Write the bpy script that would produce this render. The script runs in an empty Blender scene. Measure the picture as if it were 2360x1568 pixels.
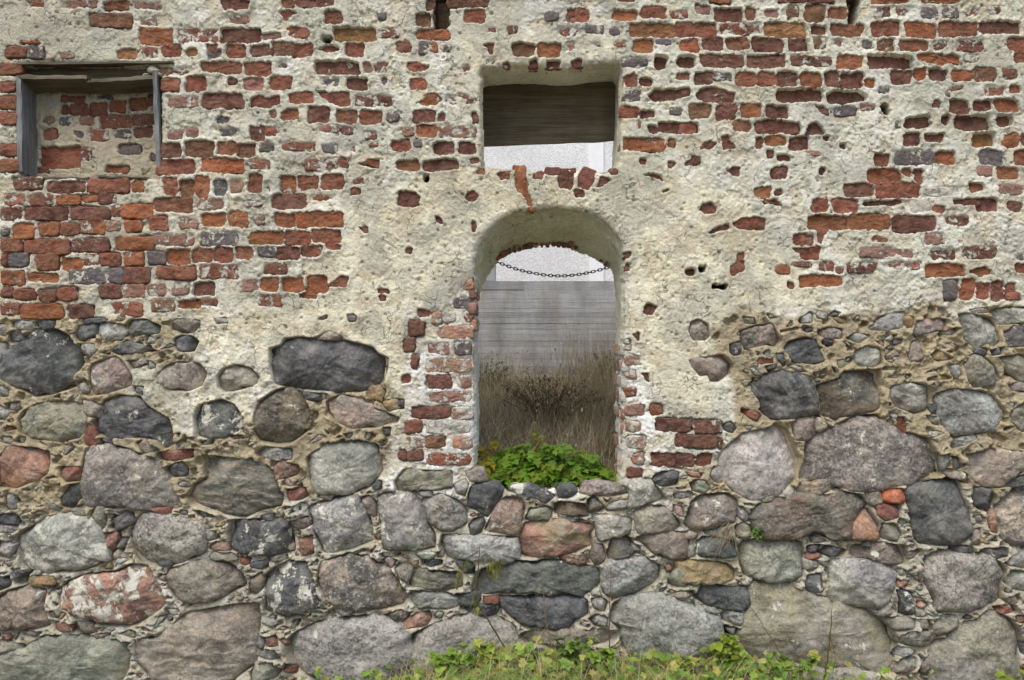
import bpy, math, random
import numpy as np
R = math.radians
sc = bpy.context.scene
col = sc.collection
# ---------------------------------------------------------------- camera, sky, sun, exposure
S = 0.0026            # metres per wall unit (2360 units across the view at the wall face)
D = 6.0               # camera to wall face
ZC = 1.98             # eye height; the wall face is the plane y = 0, outside is -y
cam_d = bpy.data.cameras.new('camera')
cam = bpy.data.objects.new('camera', cam_d); col.objects.link(cam)
cam.location = (0, -D, ZC); cam.rotation_euler = (R(90), 0, 0)
cam_d.sensor_width = 36.0
cam_d.lens = 36.0 * D / (2360 * S)
cam_d.clip_start = 0.05; cam_d.clip_end = 300
sc.camera = cam
w = bpy.data.worlds.new('World'); sc.world = w; w.use_nodes = True
nt = w.node_tree
sky = nt.nodes.new('ShaderNodeTexSky'); sky.sky_type = 'NISHITA'; sky.sun_disc = False
sky.sun_elevation = R(58); sky.sun_rotation = R(200)
sky.air_density = 1.0; sky.dust_density = 3.0; sky.ozone_density = 0.6
bg = nt.nodes['Background']; bg.inputs['Strength'].default_value = 0.125
nt.links.new(sky.outputs[0], bg.inputs['Color'])
sun_d = bpy.data.lights.new('sun', 'SUN'); sun_d.energy = 1.15; sun_d.angle = R(40); sun_d.color = (1.0, 0.985, 0.93)
sun = bpy.data.objects.new('sun', sun_d); col.objects.link(sun)
sun.rotation_euler = (R(32), 0, R(-20)); sun.location = (-2, -6, 9)
sc.view_settings.view_transform = 'Standard'; sc.view_settings.look = 'None'
sc.view_settings.exposure = 0.72; sc.view_settings.gamma = 1.0
sc.view_settings.use_curve_mapping = False
sc.cycles.use_denoising = True

# ---------------------------------------------------------------- noise helpers (numpy)
_tab = {}
def vnoise(x, y, seed):
    if seed not in _tab: _tab[seed] = np.random.default_rng(seed).random((256, 256)).astype(np.float32) * 2 - 1
    T = _tab[seed]
    xf = np.floor(x); yf = np.floor(y)
    fx = (x - xf).astype(np.float32); fy = (y - yf).astype(np.float32)
    i = xf.astype(np.int64) & 255; j = yf.astype(np.int64) & 255
    i1 = (i + 1) & 255; j1 = (j + 1) & 255
    fx = fx * fx * (3 - 2 * fx); fy = fy * fy * (3 - 2 * fy)
    a = T[i, j]; b = T[i1, j]; c = T[i, j1]; d = T[i1, j1]
    return (a + (b - a) * fx) * (1 - fy) + (c + (d - c) * fx) * fy
def fbm(x, y, scale, octv, seed, gain=0.5):
    out = 0; amp = 1.0; s = scale
    for k in range(octv):
        a = 0.6 + k * 0.9
        ca, sa = math.cos(a), math.sin(a)
        out = out + amp * vnoise((x * ca + y * sa) / s + 17.3 * k, (-x * sa + y * ca) / s + 9.1 * k, seed + k)
        amp *= gain; s *= 0.5
    return out
def worley(x, y, scale, seed):
    rg = np.random.default_rng(seed); J = rg.random((256, 256, 2)).astype(np.float32); Vv = rg.random((256, 256)).astype(np.float32)
    xs = x / scale; ys = y / scale
    xi = np.floor(xs).astype(np.int64); yi = np.floor(ys).astype(np.int64)
    best = np.full(x.shape, 9.0, np.float32); sec = best.copy(); val = np.zeros(x.shape, np.float32)
    for dx in (-1, 0, 1):
        for dy in (-1, 0, 1):
            ci = (xi + dx) & 255; cj = (yi + dy) & 255
            px = xi + dx + J[ci, cj, 0]; py = yi + dy + J[ci, cj, 1]
            d = np.hypot(px - xs, py - ys).astype(np.float32)
            m = d < best
            sec = np.where(m, best, np.minimum(sec, d))
            val = np.where(m, Vv[ci, cj], val); best = np.where(m, d, best)
    return best, sec, val
def sstep(a, b, x):
    t = np.clip((x - a) / (b - a), 0, 1)
    return t * t * (3 - 2 * t)
def sd_poly(px, py, poly):
    """signed distance to a closed polygon, negative inside"""
    P = np.asarray(poly, np.float32); Q = np.roll(P, -1, 0)
    d2 = np.full(px.shape, 1e12, np.float32); ins = np.zeros(px.shape, bool)
    for (ax, ay), (bx, by) in zip(P, Q):
        ex, ey = bx - ax, by - ay
        L = ex * ex + ey * ey
        if L < 1e-9: continue
        wx, wy = px - ax, py - ay
        t = np.clip((wx * ex + wy * ey) / L, 0, 1)
        d2 = np.minimum(d2, (wx - ex * t) ** 2 + (wy - ey * t) ** 2)
        if abs(ey) > 1e-9:
            c = (ay <= py) != (by <= py)
            ins ^= c & (px < ax + (py - ay) * ex / ey)
    d = np.sqrt(d2)
    return np.where(ins, -d, d)
def chaikin(P, n=2, closed=True):
    P = np.asarray(P, float)
    for _ in range(n):
        if closed:
            Q = np.roll(P, -1, 0)
            P = np.stack([0.78 * P + 0.22 * Q, 0.22 * P + 0.78 * Q], 1).reshape(-1, 2)
        else:
            a, b = P[:-1], P[1:]
            M = np.stack([0.75 * a + 0.25 * b, 0.25 * a + 0.75 * b], 1).reshape(-1, 2)
            P = np.vstack([P[:1], M, P[-1:]])
    return P
def resample(P, step=None, n=None, closed=True):
    P = np.asarray(P, float)
    if closed: P = np.vstack([P, P[:1]])
    L = np.concatenate([[0], np.cumsum(np.hypot(*np.diff(P, axis=0).T))])
    if n is None: n = max(10, int(L[-1] / step))
    t = np.linspace(0, L[-1], n + 1)[:-1] if closed else np.linspace(0, L[-1], n)
    return np.stack([np.interp(t, L, P[:, 0]), np.interp(t, L, P[:, 1])], 1)
def rect_poly(x0, y0, x1, y1, rg, j=2.0):
    r = min(4.5, 0.2 * (x1 - x0), 0.2 * (y1 - y0))
    jj = lambda: rg.uniform(-j, j)
    P = []
    for (cx, cy, sx, sy) in ((x0, y0, 1, 1), (x1, y0, -1, 1), (x1, y1, -1, -1), (x0, y1, 1, -1)):
        cx += jj(); cy += jj() * 0.8
        a = (cx, cy + sy * r); b = (cx + sx * r, cy)
        P += [a, b] if sx * sy > 0 else [b, a]
    return np.array(P)

# ---------------------------------------------------------------- scene helpers
def tag(o, label=None, cat=None, group=None, kind=None):
    if label: o['label'] = label
    if cat: o['category'] = cat
    if group: o['group'] = group
    if kind: o['kind'] = kind
    return o
def empty(name, loc, label=None, cat=None, group=None):
    o = bpy.data.objects.new(name, None); col.objects.link(o); o.location = loc
    o.empty_display_size = 0.1
    return tag(o, label, cat, group)
def mesh(name, V, F, attrs=None, smooth=True):
    """V (n,3); F an int array (m,k) or a list of such arrays"""
    V = np.asarray(V, np.float32); Fs = F if isinstance(F, list) else [F]
    Fs = [np.asarray(f, np.int32) for f in Fs if len(f)]
    me = bpy.data.meshes.new(name)
    me.vertices.add(len(V)); me.vertices.foreach_set('co', V.ravel())
    idx = np.concatenate([f.ravel() for f in Fs]); tot = np.concatenate([np.full(len(f), f.shape[1], np.int32) for f in Fs])
    st = np.concatenate([[0], np.cumsum(tot)[:-1]]).astype(np.int32)
    me.loops.add(len(idx)); me.loops.foreach_set('vertex_index', idx)
    me.polygons.add(len(tot)); me.polygons.foreach_set('loop_start', st); me.polygons.foreach_set('loop_total', tot)
    me.polygons.foreach_set('use_smooth', np.full(len(tot), smooth, bool))
    me.update(calc_edges=True)
    for k, a in (attrs or {}).items():
        a = np.asarray(a, np.float32)
        if a.ndim == 1: a = np.tile(a, (len(V), 1))
        if a.shape[1] == 4:
            at = me.attributes.new(k, 'FLOAT_COLOR', 'POINT'); at.data.foreach_set('color', a.ravel())
        else:
            at = me.attributes.new(k, 'FLOAT_VECTOR', 'POINT'); at.data.foreach_set('vector', a.ravel())
    return me
def put(name, me, mat, parent=None, loc=(0, 0, 0), kind=None):
    o = bpy.data.objects.new(name, me); col.objects.link(o)
    if mat and not me.materials: me.materials.append(mat)
    o.location = loc
    if parent: o.parent = parent
    if kind: o['kind'] = kind
    return o
class Pile:
    """collects pieces that end up in ONE mesh"""
    def __init__(s): s.V = []; s.F = {}; s.A = {}; s.n = 0
    def add(s, V, F, attrs=None):
        V = np.asarray(V, float); Fs = F if isinstance(F, list) else [F]
        for f in Fs:
            f = np.asarray(f)
            if len(f): s.F.setdefault(f.shape[1], []).append(f + s.n)
        s.V.append(V)
        for k, a in (attrs or {}).items():
            a = np.asarray(a, float)
            if a.ndim == 1: a = np.tile(a, (len(V), 1))
            s.A.setdefault(k, []).append(a)
        s.n += len(V)
    def mesh(s, name, smooth=True):
        return mesh(name, np.vstack(s.V), [np.vstack(v) for v in s.F.values()], {k: np.vstack(a) for k, a in s.A.items()}, smooth)
def W(u, v, h=0.0, y0=0.0):
    """wall units -> world (h outward from the plane y = y0)"""
    return np.stack([(np.asarray(u) - 1180) * S, y0 - np.asarray(h) * S + 0 * np.asarray(u), ZC - (np.asarray(v) - 784) * S], -1)
def at(u, v, y):
    """the point at depth y seen in direction (u, v)"""
    k = (D + y) / D
    return np.array([(u - 1180) * S * k, y, ZC - (v - 784) * S * k])

# ---------------------------------------------------------------- materials
class N:
    def __init__(s, name):
        s.m = bpy.data.materials.new(name); s.m.use_nodes = True; s.t = s.m.node_tree
        s.b = s.t.nodes['Principled BSDF']; s.b.inputs['Specular IOR Level'].default_value = 0.25
        s.b.inputs['Roughness'].default_value = 0.9
        s.out = s.t.nodes['Material Output']
    def new(s, ty, **kw):
        n = s.t.nodes.new(ty)
        for k, v in kw.items():
            if hasattr(n, k): setattr(n, k, v)
            else: n.inputs[k.replace('_', ' ')].default_value = v
        return n
    def l(s, a, b): s.t.links.new(a, b)
    def attr(s, name): return s.new('ShaderNodeAttribute', attribute_name=name)
    def mapping(s, vec, scale, rot=(0, 0, 0)):
        n = s.new('ShaderNodeMapping'); n.inputs['Scale'].default_value = scale; n.inputs['Rotation'].default_value = rot
        s.l(vec, n.inputs['Vector']); return n.outputs[0]
    def noise(s, vec, scale, detail=6, rough=0.55, dist=0.0):
        n = s.new('ShaderNodeTexNoise'); n.inputs['Scale'].default_value = scale; n.inputs['Detail'].default_value = detail
        n.inputs['Roughness'].default_value = rough; n.inputs['Distortion'].default_value = dist
        s.l(vec, n.inputs['Vector']); return n.outputs['Fac']
    def voro(s, vec, scale, feat='F1', out='Distance'):
        n = s.new('ShaderNodeTexVoronoi', feature=feat); n.inputs['Scale'].default_value = scale
        s.l(vec, n.inputs['Vector']); return n.outputs[out]
    def rng(s, val, a, b, c=0.0, d=1.0):
        n = s.new('ShaderNodeMapRange')
        for i, x in ((1, a), (2, b), (3, c), (4, d)):
            if hasattr(x, 'links'): s.l(x, n.inputs[i])
            else: n.inputs[i].default_value = x
        s.l(val, n.inputs[0]); return n.outputs[0]
    def math(s, op, a, b=None):
        n = s.new('ShaderNodeMath', operation=op)
        for i, x in enumerate((a, b)):
            if x is None: continue
            if hasattr(x, 'links'): s.l(x, n.inputs[i])
            else: n.inputs[i].default_value = x
        return n.outputs[0]
    def mix(s, fac, a, b, mode='MIX'):
        n = s.new('ShaderNodeMix', data_type='RGBA', blend_type=mode)
        for i, x in ((0, fac), (6, a), (7, b)):
            if hasattr(x, 'links'): s.l(x, n.inputs[i])
            elif i == 0: n.inputs[0].default_value = x
            else: n.inputs[i].default_value = (*x, 1) if len(x) == 3 else x
        return n.outputs[2]
    def scale(s, colr, val):
        n = s.new('ShaderNodeVectorMath', operation='SCALE'); s.l(colr, n.inputs[0]); s.l(val, n.inputs['Scale']); return n.outputs[0]
    def sep(s, c):
        n = s.new('ShaderNodeSeparateColor'); s.l(c, n.inputs[0]); return n.outputs
    def bump(s, h, strength, dist):
        n = s.new('ShaderNodeBump'); n.inputs['Strength'].default_value = strength; n.inputs['Distance'].default_value = dist
        s.l(h, n.inputs['Height']); s.l(n.outputs[0], s.b.inputs['Normal'])
    def base(s, c): s.l(c, s.b.inputs['Base Color'])

def mat_plaster():
    n = N('lime plaster'); tone = n.attr('tone'); tc = n.attr('tc').outputs['Vector']
    a = n.rng(n.noise(tc, 1.1, 8, 0.6), 0.3, 0.7, 0.90, 1.12)
    b = n.rng(n.noise(tc, 9, 8, 0.65), 0.3, 0.7, 0.82, 1.20)
    c = n.scale(n.scale(tone.outputs['Color'], a), b)
    yel = n.rng(n.noise(tc, 2.3, 6, 0.6, 0.4), 0.56, 0.72, 0, 0.25)          # warm staining of the lime
    c = n.mix(yel, c, (0.46, 0.36, 0.19), 'MIX')
    gr = n.rng(n.noise(tc, 3.7, 9, 0.7, 0.3), 0.58, 0.74, 0, 0.4)             # grey weathering
    c = n.mix(gr, c, (0.40, 0.405, 0.35))
    v = n.new('ShaderNodeTexVoronoi'); v.inputs['Scale'].default_value = 26; n.l(tc, v.inputs['Vector'])
    pick = n.rng(n.sep(v.outputs['Color'])[0], 0.74, 0.80)                    # sand grains and pebbles; dark ones also paint the shade of pits
    dots = n.math('MULTIPLY', n.rng(v.outputs['Distance'], 0.26, 0.14), pick)
    c = n.mix(n.math('MULTIPLY', dots, 0.8), c, n.mix(n.sep(v.outputs['Color'])[1], (0.10, 0.085, 0.07), (0.34, 0.25, 0.18)))
    wv = n.new('ShaderNodeVectorMath', operation='ADD'); n.l(tc, wv.inputs[0])
    nz = n.new('ShaderNodeTexNoise'); nz.inputs['Scale'].default_value = 3.0; nz.inputs['Detail'].default_value = 6; n.l(tc, nz.inputs['Vector'])
    sc2 = n.new('ShaderNodeVectorMath', operation='SCALE'); n.l(nz.outputs['Color'], sc2.inputs[0]); sc2.inputs['Scale'].default_value = 0.55; n.l(sc2.outputs[0], wv.inputs[1])
    ck = n.rng(n.voro(wv.outputs[0], 2.3, 'DISTANCE_TO_EDGE'), 0.0, 0.022, 1, 0)
    ck = n.math('MULTIPLY', ck, n.rng(n.noise(tc, 1.4, 4), 0.50, 0.58))
    c = n.mix(n.math('MULTIPLY', ck, 0.7), c, (0.14, 0.12, 0.085))
    st = n.rng(n.noise(n.mapping(tc, (1.3, 1, 0.45)), 1.2, 9, 0.68, 0.3), 0.50, 0.70, 0, 0.36)     # rain-borne grime
    c = n.mix(st, c, (0.36, 0.345, 0.265))
    n.base(c); n.b.inputs['Roughness'].default_value = 0.95
    h = n.math('ADD', n.noise(tc, 12, 8, 0.7), n.math('MULTIPLY', n.noise(tc, 40, 4, 0.6), 0.5))
    h = n.math('SUBTRACT', h, n.math('MULTIPLY', dots, 0.35)); h = n.math('SUBTRACT', h, n.math('MULTIPLY', ck, 0.6))
    n.bump(h, 1.0, 0.009); return n.m
def mat_brick():
    n = N('fired brick'); tone = n.attr('tone'); tc = n.attr('tc').outputs['Vector']
    a = n.rng(n.noise(tc, 2.2, 6, 0.6, 0.3), 0.3, 0.7, 0.62, 1.35)
    b = n.rng(n.noise(tc, 14, 6, 0.65), 0.3, 0.7, 0.72, 1.25)
    c = n.scale(n.scale(tone.outputs['Color'], a), b)
    drk = n.rng(n.noise(tc, 3.1, 8, 0.7), 0.58, 0.72, 0, 0.55)
    c = n.mix(drk, c, (0.07, 0.035, 0.03))
    org = n.rng(n.noise(tc, 2.7, 5, 0.6), 0.55, 0.7, 0, 0.4)
    c = n.mix(org, c, n.mix(1.0, tone.outputs['Color'], (1.25, 1.5, 1.3), 'MULTIPLY'))
    dust = n.rng(n.noise(tc, 6.5, 8, 0.7), 0.42, 0.68, 0.0, 0.5)
    c = n.mix(dust, c, (0.31, 0.205, 0.135))
    pores = n.rng(n.voro(n.mapping(tc, (1, 1, 1)), 24), 0.10, 0.20, 0.45, 1.0)
    c = n.scale(c, pores)
    lim = n.noise(tc, 4.5, 12, 0.72, 0.5)
    thr = n.rng(tone.outputs['Alpha'], 0, 1, 0.80, 0.36)
    lm = n.rng(n.math('SUBTRACT', lim, thr), 0.0, 0.035)
    c = n.mix(lm, c, (0.58, 0.55, 0.46))
    n.base(c)
    h = n.math('ADD', n.math('MULTIPLY', n.noise(tc, 9, 9, 0.7), 1.3), n.math('MULTIPLY', lm, 0.35))
    h = n.math('ADD', h, n.math('MULTIPLY', pores, 0.35))
    n.bump(h, 1.0, 0.014); return n.m
def mat_stone():
    n = N('field stone'); tone = n.attr('tone'); t2 = n.attr('tone2'); tc = n.attr('tc').outputs['Vector']
    pr = n.sep(n.attr('parm').outputs['Color'])        # streak, speckle, lichen
    a = n.rng(n.noise(tc, 1.5, 7, 0.62, 0.6), 0.32, 0.68, 0.60, 1.40)
    mp = n.mapping(tc, (0.9, 1.0, 7.5))
    st = n.noise(mp, 1.6, 8, 0.62, 0.35)
    st2 = n.noise(n.mapping(tc, (1.6, 2, 9)), 2.0, 8, 0.72, 1.2)
    c = n.mix(n.rng(n.noise(tc, 1.0, 5, 0.6, 0.8), 0.44, 0.58), tone.outputs['Color'], t2.outputs['Color'])
    band = n.math('MULTIPLY', n.rng(st, 0.47, 0.60), pr[0])
    c = n.mix(band, c, n.mix(0.5, t2.outputs['Color'], n.scale(t2.outputs['Color'], n.rng(st2, 0.3, 0.7, 0.3, 1.7))))
    c = n.scale(c, a)
    c = n.scale(c, n.rng(st2, 0.3, 0.7, n.rng(pr[0], 0, 1, 0.90, 0.72), n.rng(pr[0], 0, 1, 1.10, 1.28)))
    v = n.new('ShaderNodeTexVoronoi'); v.inputs['Scale'].default_value = 19; n.l(tc, v.inputs['Vector'])
    vs = n.sep(v.outputs['Color'])
    g1 = n.math('MULTIPLY', n.rng(vs[0], 0.66, 0.74), pr[1]); g2 = n.math('MULTIPLY', n.rng(vs[1], 0.70, 0.78), pr[1])
    c = n.mix(n.math('MULTIPLY', g1, 0.62), c, (0.075, 0.075, 0.078))
    c = n.mix(n.math('MULTIPLY', g2, 0.6), c, n.mix(n.noise(tc, 2.0, 3), (0.52, 0.50, 0.47), (0.46, 0.34, 0.30)))
    fine = n.rng(n.noise(tc, 22, 6, 0.7), 0.3, 0.7, 0.72, 1.28)
    c = n.scale(c, fine)
    film = n.rng(n.noise(tc, 1.9, 10, 0.66, 0.5), 0.52, 0.66, 0, 0.36)          # thin lime film
    c = n.mix(film, c, (0.40, 0.385, 0.335))
    vein = n.rng(n.math('ABSOLUTE', n.math('SUBTRACT', n.noise(n.mapping(tc, (1, 1, 2.2), (0, .6, 0)), 1.1, 5, 0.6, 0.9), 0.5)), 0.0, 0.018, 0.35, 0)
    c = n.mix(vein, c, (0.07, 0.065, 0.06))
    # lichen
    li = n.noise(tc, 1.5, 9, 0.66, 0.3)
    lic = n.math('MULTIPLY', n.rng(n.math('SUBTRACT', li, n.rng(pr[2], 0, 1, 0.74, 0.44)), 0, 0.12), 0.65)
    c = n.mix(lic, c, n.mix(n.noise(tc, 1.3, 3), (0.20, 0.20, 0.085), (0.34, 0.235, 0.075)))
    # lime wash left on the face
    lm0 = n.noise(n.mapping(tc, (1.15, 1, .8)), 2.4, 14, 0.72, 0.15)
    lm = n.rng(n.math('SUBTRACT', lm0, n.rng(tone.outputs['Alpha'], 0, 1, 0.86, 0.44)), 0.0, 0.025)
    c = n.mix(lm, c, (0.62, 0.60, 0.50))
    dirt = n.rng(n.noise(tc, 3.3, 10, 0.72), 0.55, 0.8, 0, 0.45)
    c = n.mix(dirt, c, (0.20, 0.175, 0.12))
    n.base(c); n.b.inputs['Roughness'].default_value = 0.8
    h = n.math('ADD', n.math('MULTIPLY', n.noise(tc, 3.2, 11, 0.66, 0.2), n.rng(pr[1], 0, 1, 1.5, 0.8)), n.math('MULTIPLY', st2, n.math('MULTIPLY', pr[0], 0.5)))
    h = n.math('ADD', h, n.math('MULTIPLY', n.noise(tc, 25, 5, 0.7), 0.5)); h = n.math('ADD', h, n.math('MULTIPLY', lm, 0.25))
    h = n.math('ADD', h, n.math('MULTIPLY', n.math('MULTIPLY', vs[2], pr[1]), 0.30))
    n.bump(h, 0.9, 0.010); return n.m
def mat_wood(name, c0, c1, axis=0):
    n = N(name); tc = n.new('ShaderNodeTexCoord').outputs['Object']
    sc_ = [38, 38, 38]; sc_[axis] = 1.6
    g = n.noise(n.mapping(tc, tuple(sc_)), 1.0, 8, 0.65, 0.9)
    g2 = n.noise(n.mapping(tc, tuple(x * 3.5 for x in sc_)), 1.0, 5, 0.6)
    c = n.mix(n.rng(g, 0.3, 0.7), c0, c1)
    c = n.scale(c, n.rng(g2, 0.3, 0.7, 0.75, 1.25))
    c = n.scale(c, n.rng(n.noise(tc, 5, 5, 0.6), 0.3, 0.7, 0.7, 1.3))
    n.base(c); n.b.inputs['Roughness'].default_value = 0.85
    n.bump(n.math('ADD', g, g2), 0.7, 0.004); return n.m
def mat_leaf(name, dull=0.0):
    n = N(name); tone = n.attr('tone'); tc = n.new('ShaderNodeTexCoord').outputs['Object']
    c = n.scale(tone.outputs['Color'], n.rng(n.noise(tc, 30, 4, 0.6), 0.3, 0.7, 0.75, 1.25))
    n.base(c); n.b.inputs['Roughness'].default_value = 0.55
    tr = n.new('ShaderNodeBsdfTranslucent'); n.l(n.mix(1.0, c, (1.3, 1.25, 0.6), 'MULTIPLY'), tr.inputs['Color'])
    ms = n.new('ShaderNodeMixShader'); ms.inputs[0].default_value = 0.3
    n.l(n.b.outputs[0], ms.inputs[1]); n.l(tr.outputs[0], ms.inputs[2]); n.l(ms.outputs[0], n.out.inputs['Surface'])
    return n.m
def mat_soil():
    n = N('soil'); tc = n.new('ShaderNodeTexCoord').outputs['Object']
    c = n.mix(n.rng(n.noise(tc, 9, 8, 0.65), 0.3, 0.7), (0.09, 0.07, 0.045), (0.24, 0.19, 0.12))
    c = n.mix(n.rng(n.noise(tc, 4, 6), 0.5, 0.65, 0, 0.5), c, (0.06, 0.08, 0.025))
    n.base(c); n.bump(n.noise(tc, 25, 8, 0.7), 1.0, 0.03); return n.m
def mat_concrete():
    n = N('board marked concrete'); tone = n.attr('tone'); tc = n.new('ShaderNodeTexCoord').outputs['Object']
    c = n.scale(tone.outputs['Color'], n.rng(n.noise(n.mapping(tc, (5, 2, 45)), 1.0, 8, 0.68, 0.5), 0.3, 0.7, 0.84, 1.16))
    c = n.scale(c, n.rng(n.noise(n.mapping(tc, (3.6, 1, 1.5)), 1.6, 9, 0.66), 0.3, 0.7, 0.72, 1.30))
    rain = n.rng(n.noise(n.mapping(tc, (13, 1, 1.1)), 1.0, 7, 0.6), 0.52, 0.70, 0, 0.6)
    c = n.mix(rain, c, (0.34, 0.29, 0.19))
    drk = n.rng(n.noise(n.mapping(tc, (3.0, 1, 1.1)), 1.3, 8, 0.65), 0.55, 0.70, 0, 0.4)
    c = n.mix(drk, c, (0.11, 0.11, 0.105))
    n.base(c); n.b.inputs['Roughness'].default_value = 0.88
    n.bump(n.math('ADD', n.noise(n.mapping(tc, (3, 3, 60)), 1.0, 6, 0.6), n.noise(tc, 60, 5)), 0.5, 0.006); return n.m
def mat_pebbledash():
    n = N('pebbledash render'); tc = n.new('ShaderNodeTexCoord').outputs['Object']
    v = n.new('ShaderNodeTexVoronoi'); v.inputs['Scale'].default_value = 80; n.l(tc, v.inputs['Vector'])
    c = n.mix(n.rng(n.sep(v.outputs['Color'])[0], 0.1, 0.9), (0.66, 0.66, 0.64), (0.86, 0.86, 0.84))
    c = n.scale(c, n.rng(n.noise(tc, 1.2, 4), 0.3, 0.7, 0.92, 1.06))
    n.base(c); n.bump(n.rng(v.outputs['Distance'], 0, 0.6, 1, 0), 0.7, 0.007); return n.m
def mat_flat(name, c, rough=0.8, metal=0.0, var=0.15):
    n = N(name); tc = n.new('ShaderNodeTexCoord').outputs['Object']
    k = n.mix(n.rng(n.noise(tc, 12, 7, 0.65), 0.3, 0.7), tuple(x * (1 - var) for x in c), tuple(x * (1 + var) for x in c))
    n.base(k); n.b.inputs['Roughness'].default_value = rough; n.b.inputs['Metallic'].default_value = metal
    n.bump(n.noise(tc, 40, 5), 0.3, 0.003); return n.m
M = dict(plaster=mat_plaster(), brick=mat_brick(), stone=mat_stone(), leaf=mat_leaf('leaf'),
         grey_wood=mat_wood('weathered grey wood', (0.11, 0.11, 0.105), (0.30, 0.30, 0.285), 0),
         grey_wood_up=mat_wood('weathered grey wood upright', (0.11, 0.115, 0.115), (0.30, 0.305, 0.30), 2),
         dark_wood=mat_wood('old brown lintel wood', (0.075, 0.062, 0.04), (0.155, 0.132, 0.092), 0),
         soil=mat_soil(), concrete=mat_concrete(), pebble=mat_pebbledash(), white=mat_flat('white render', (0.86, 0.86, 0.85), 0.8, 0, 0.05),
         iron=mat_flat('black iron', (0.025, 0.027, 0.03), 0.55, 0.4), post=mat_flat('grey concrete post', (0.36, 0.37, 0.38), 0.85, 0, 0.2))
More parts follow.
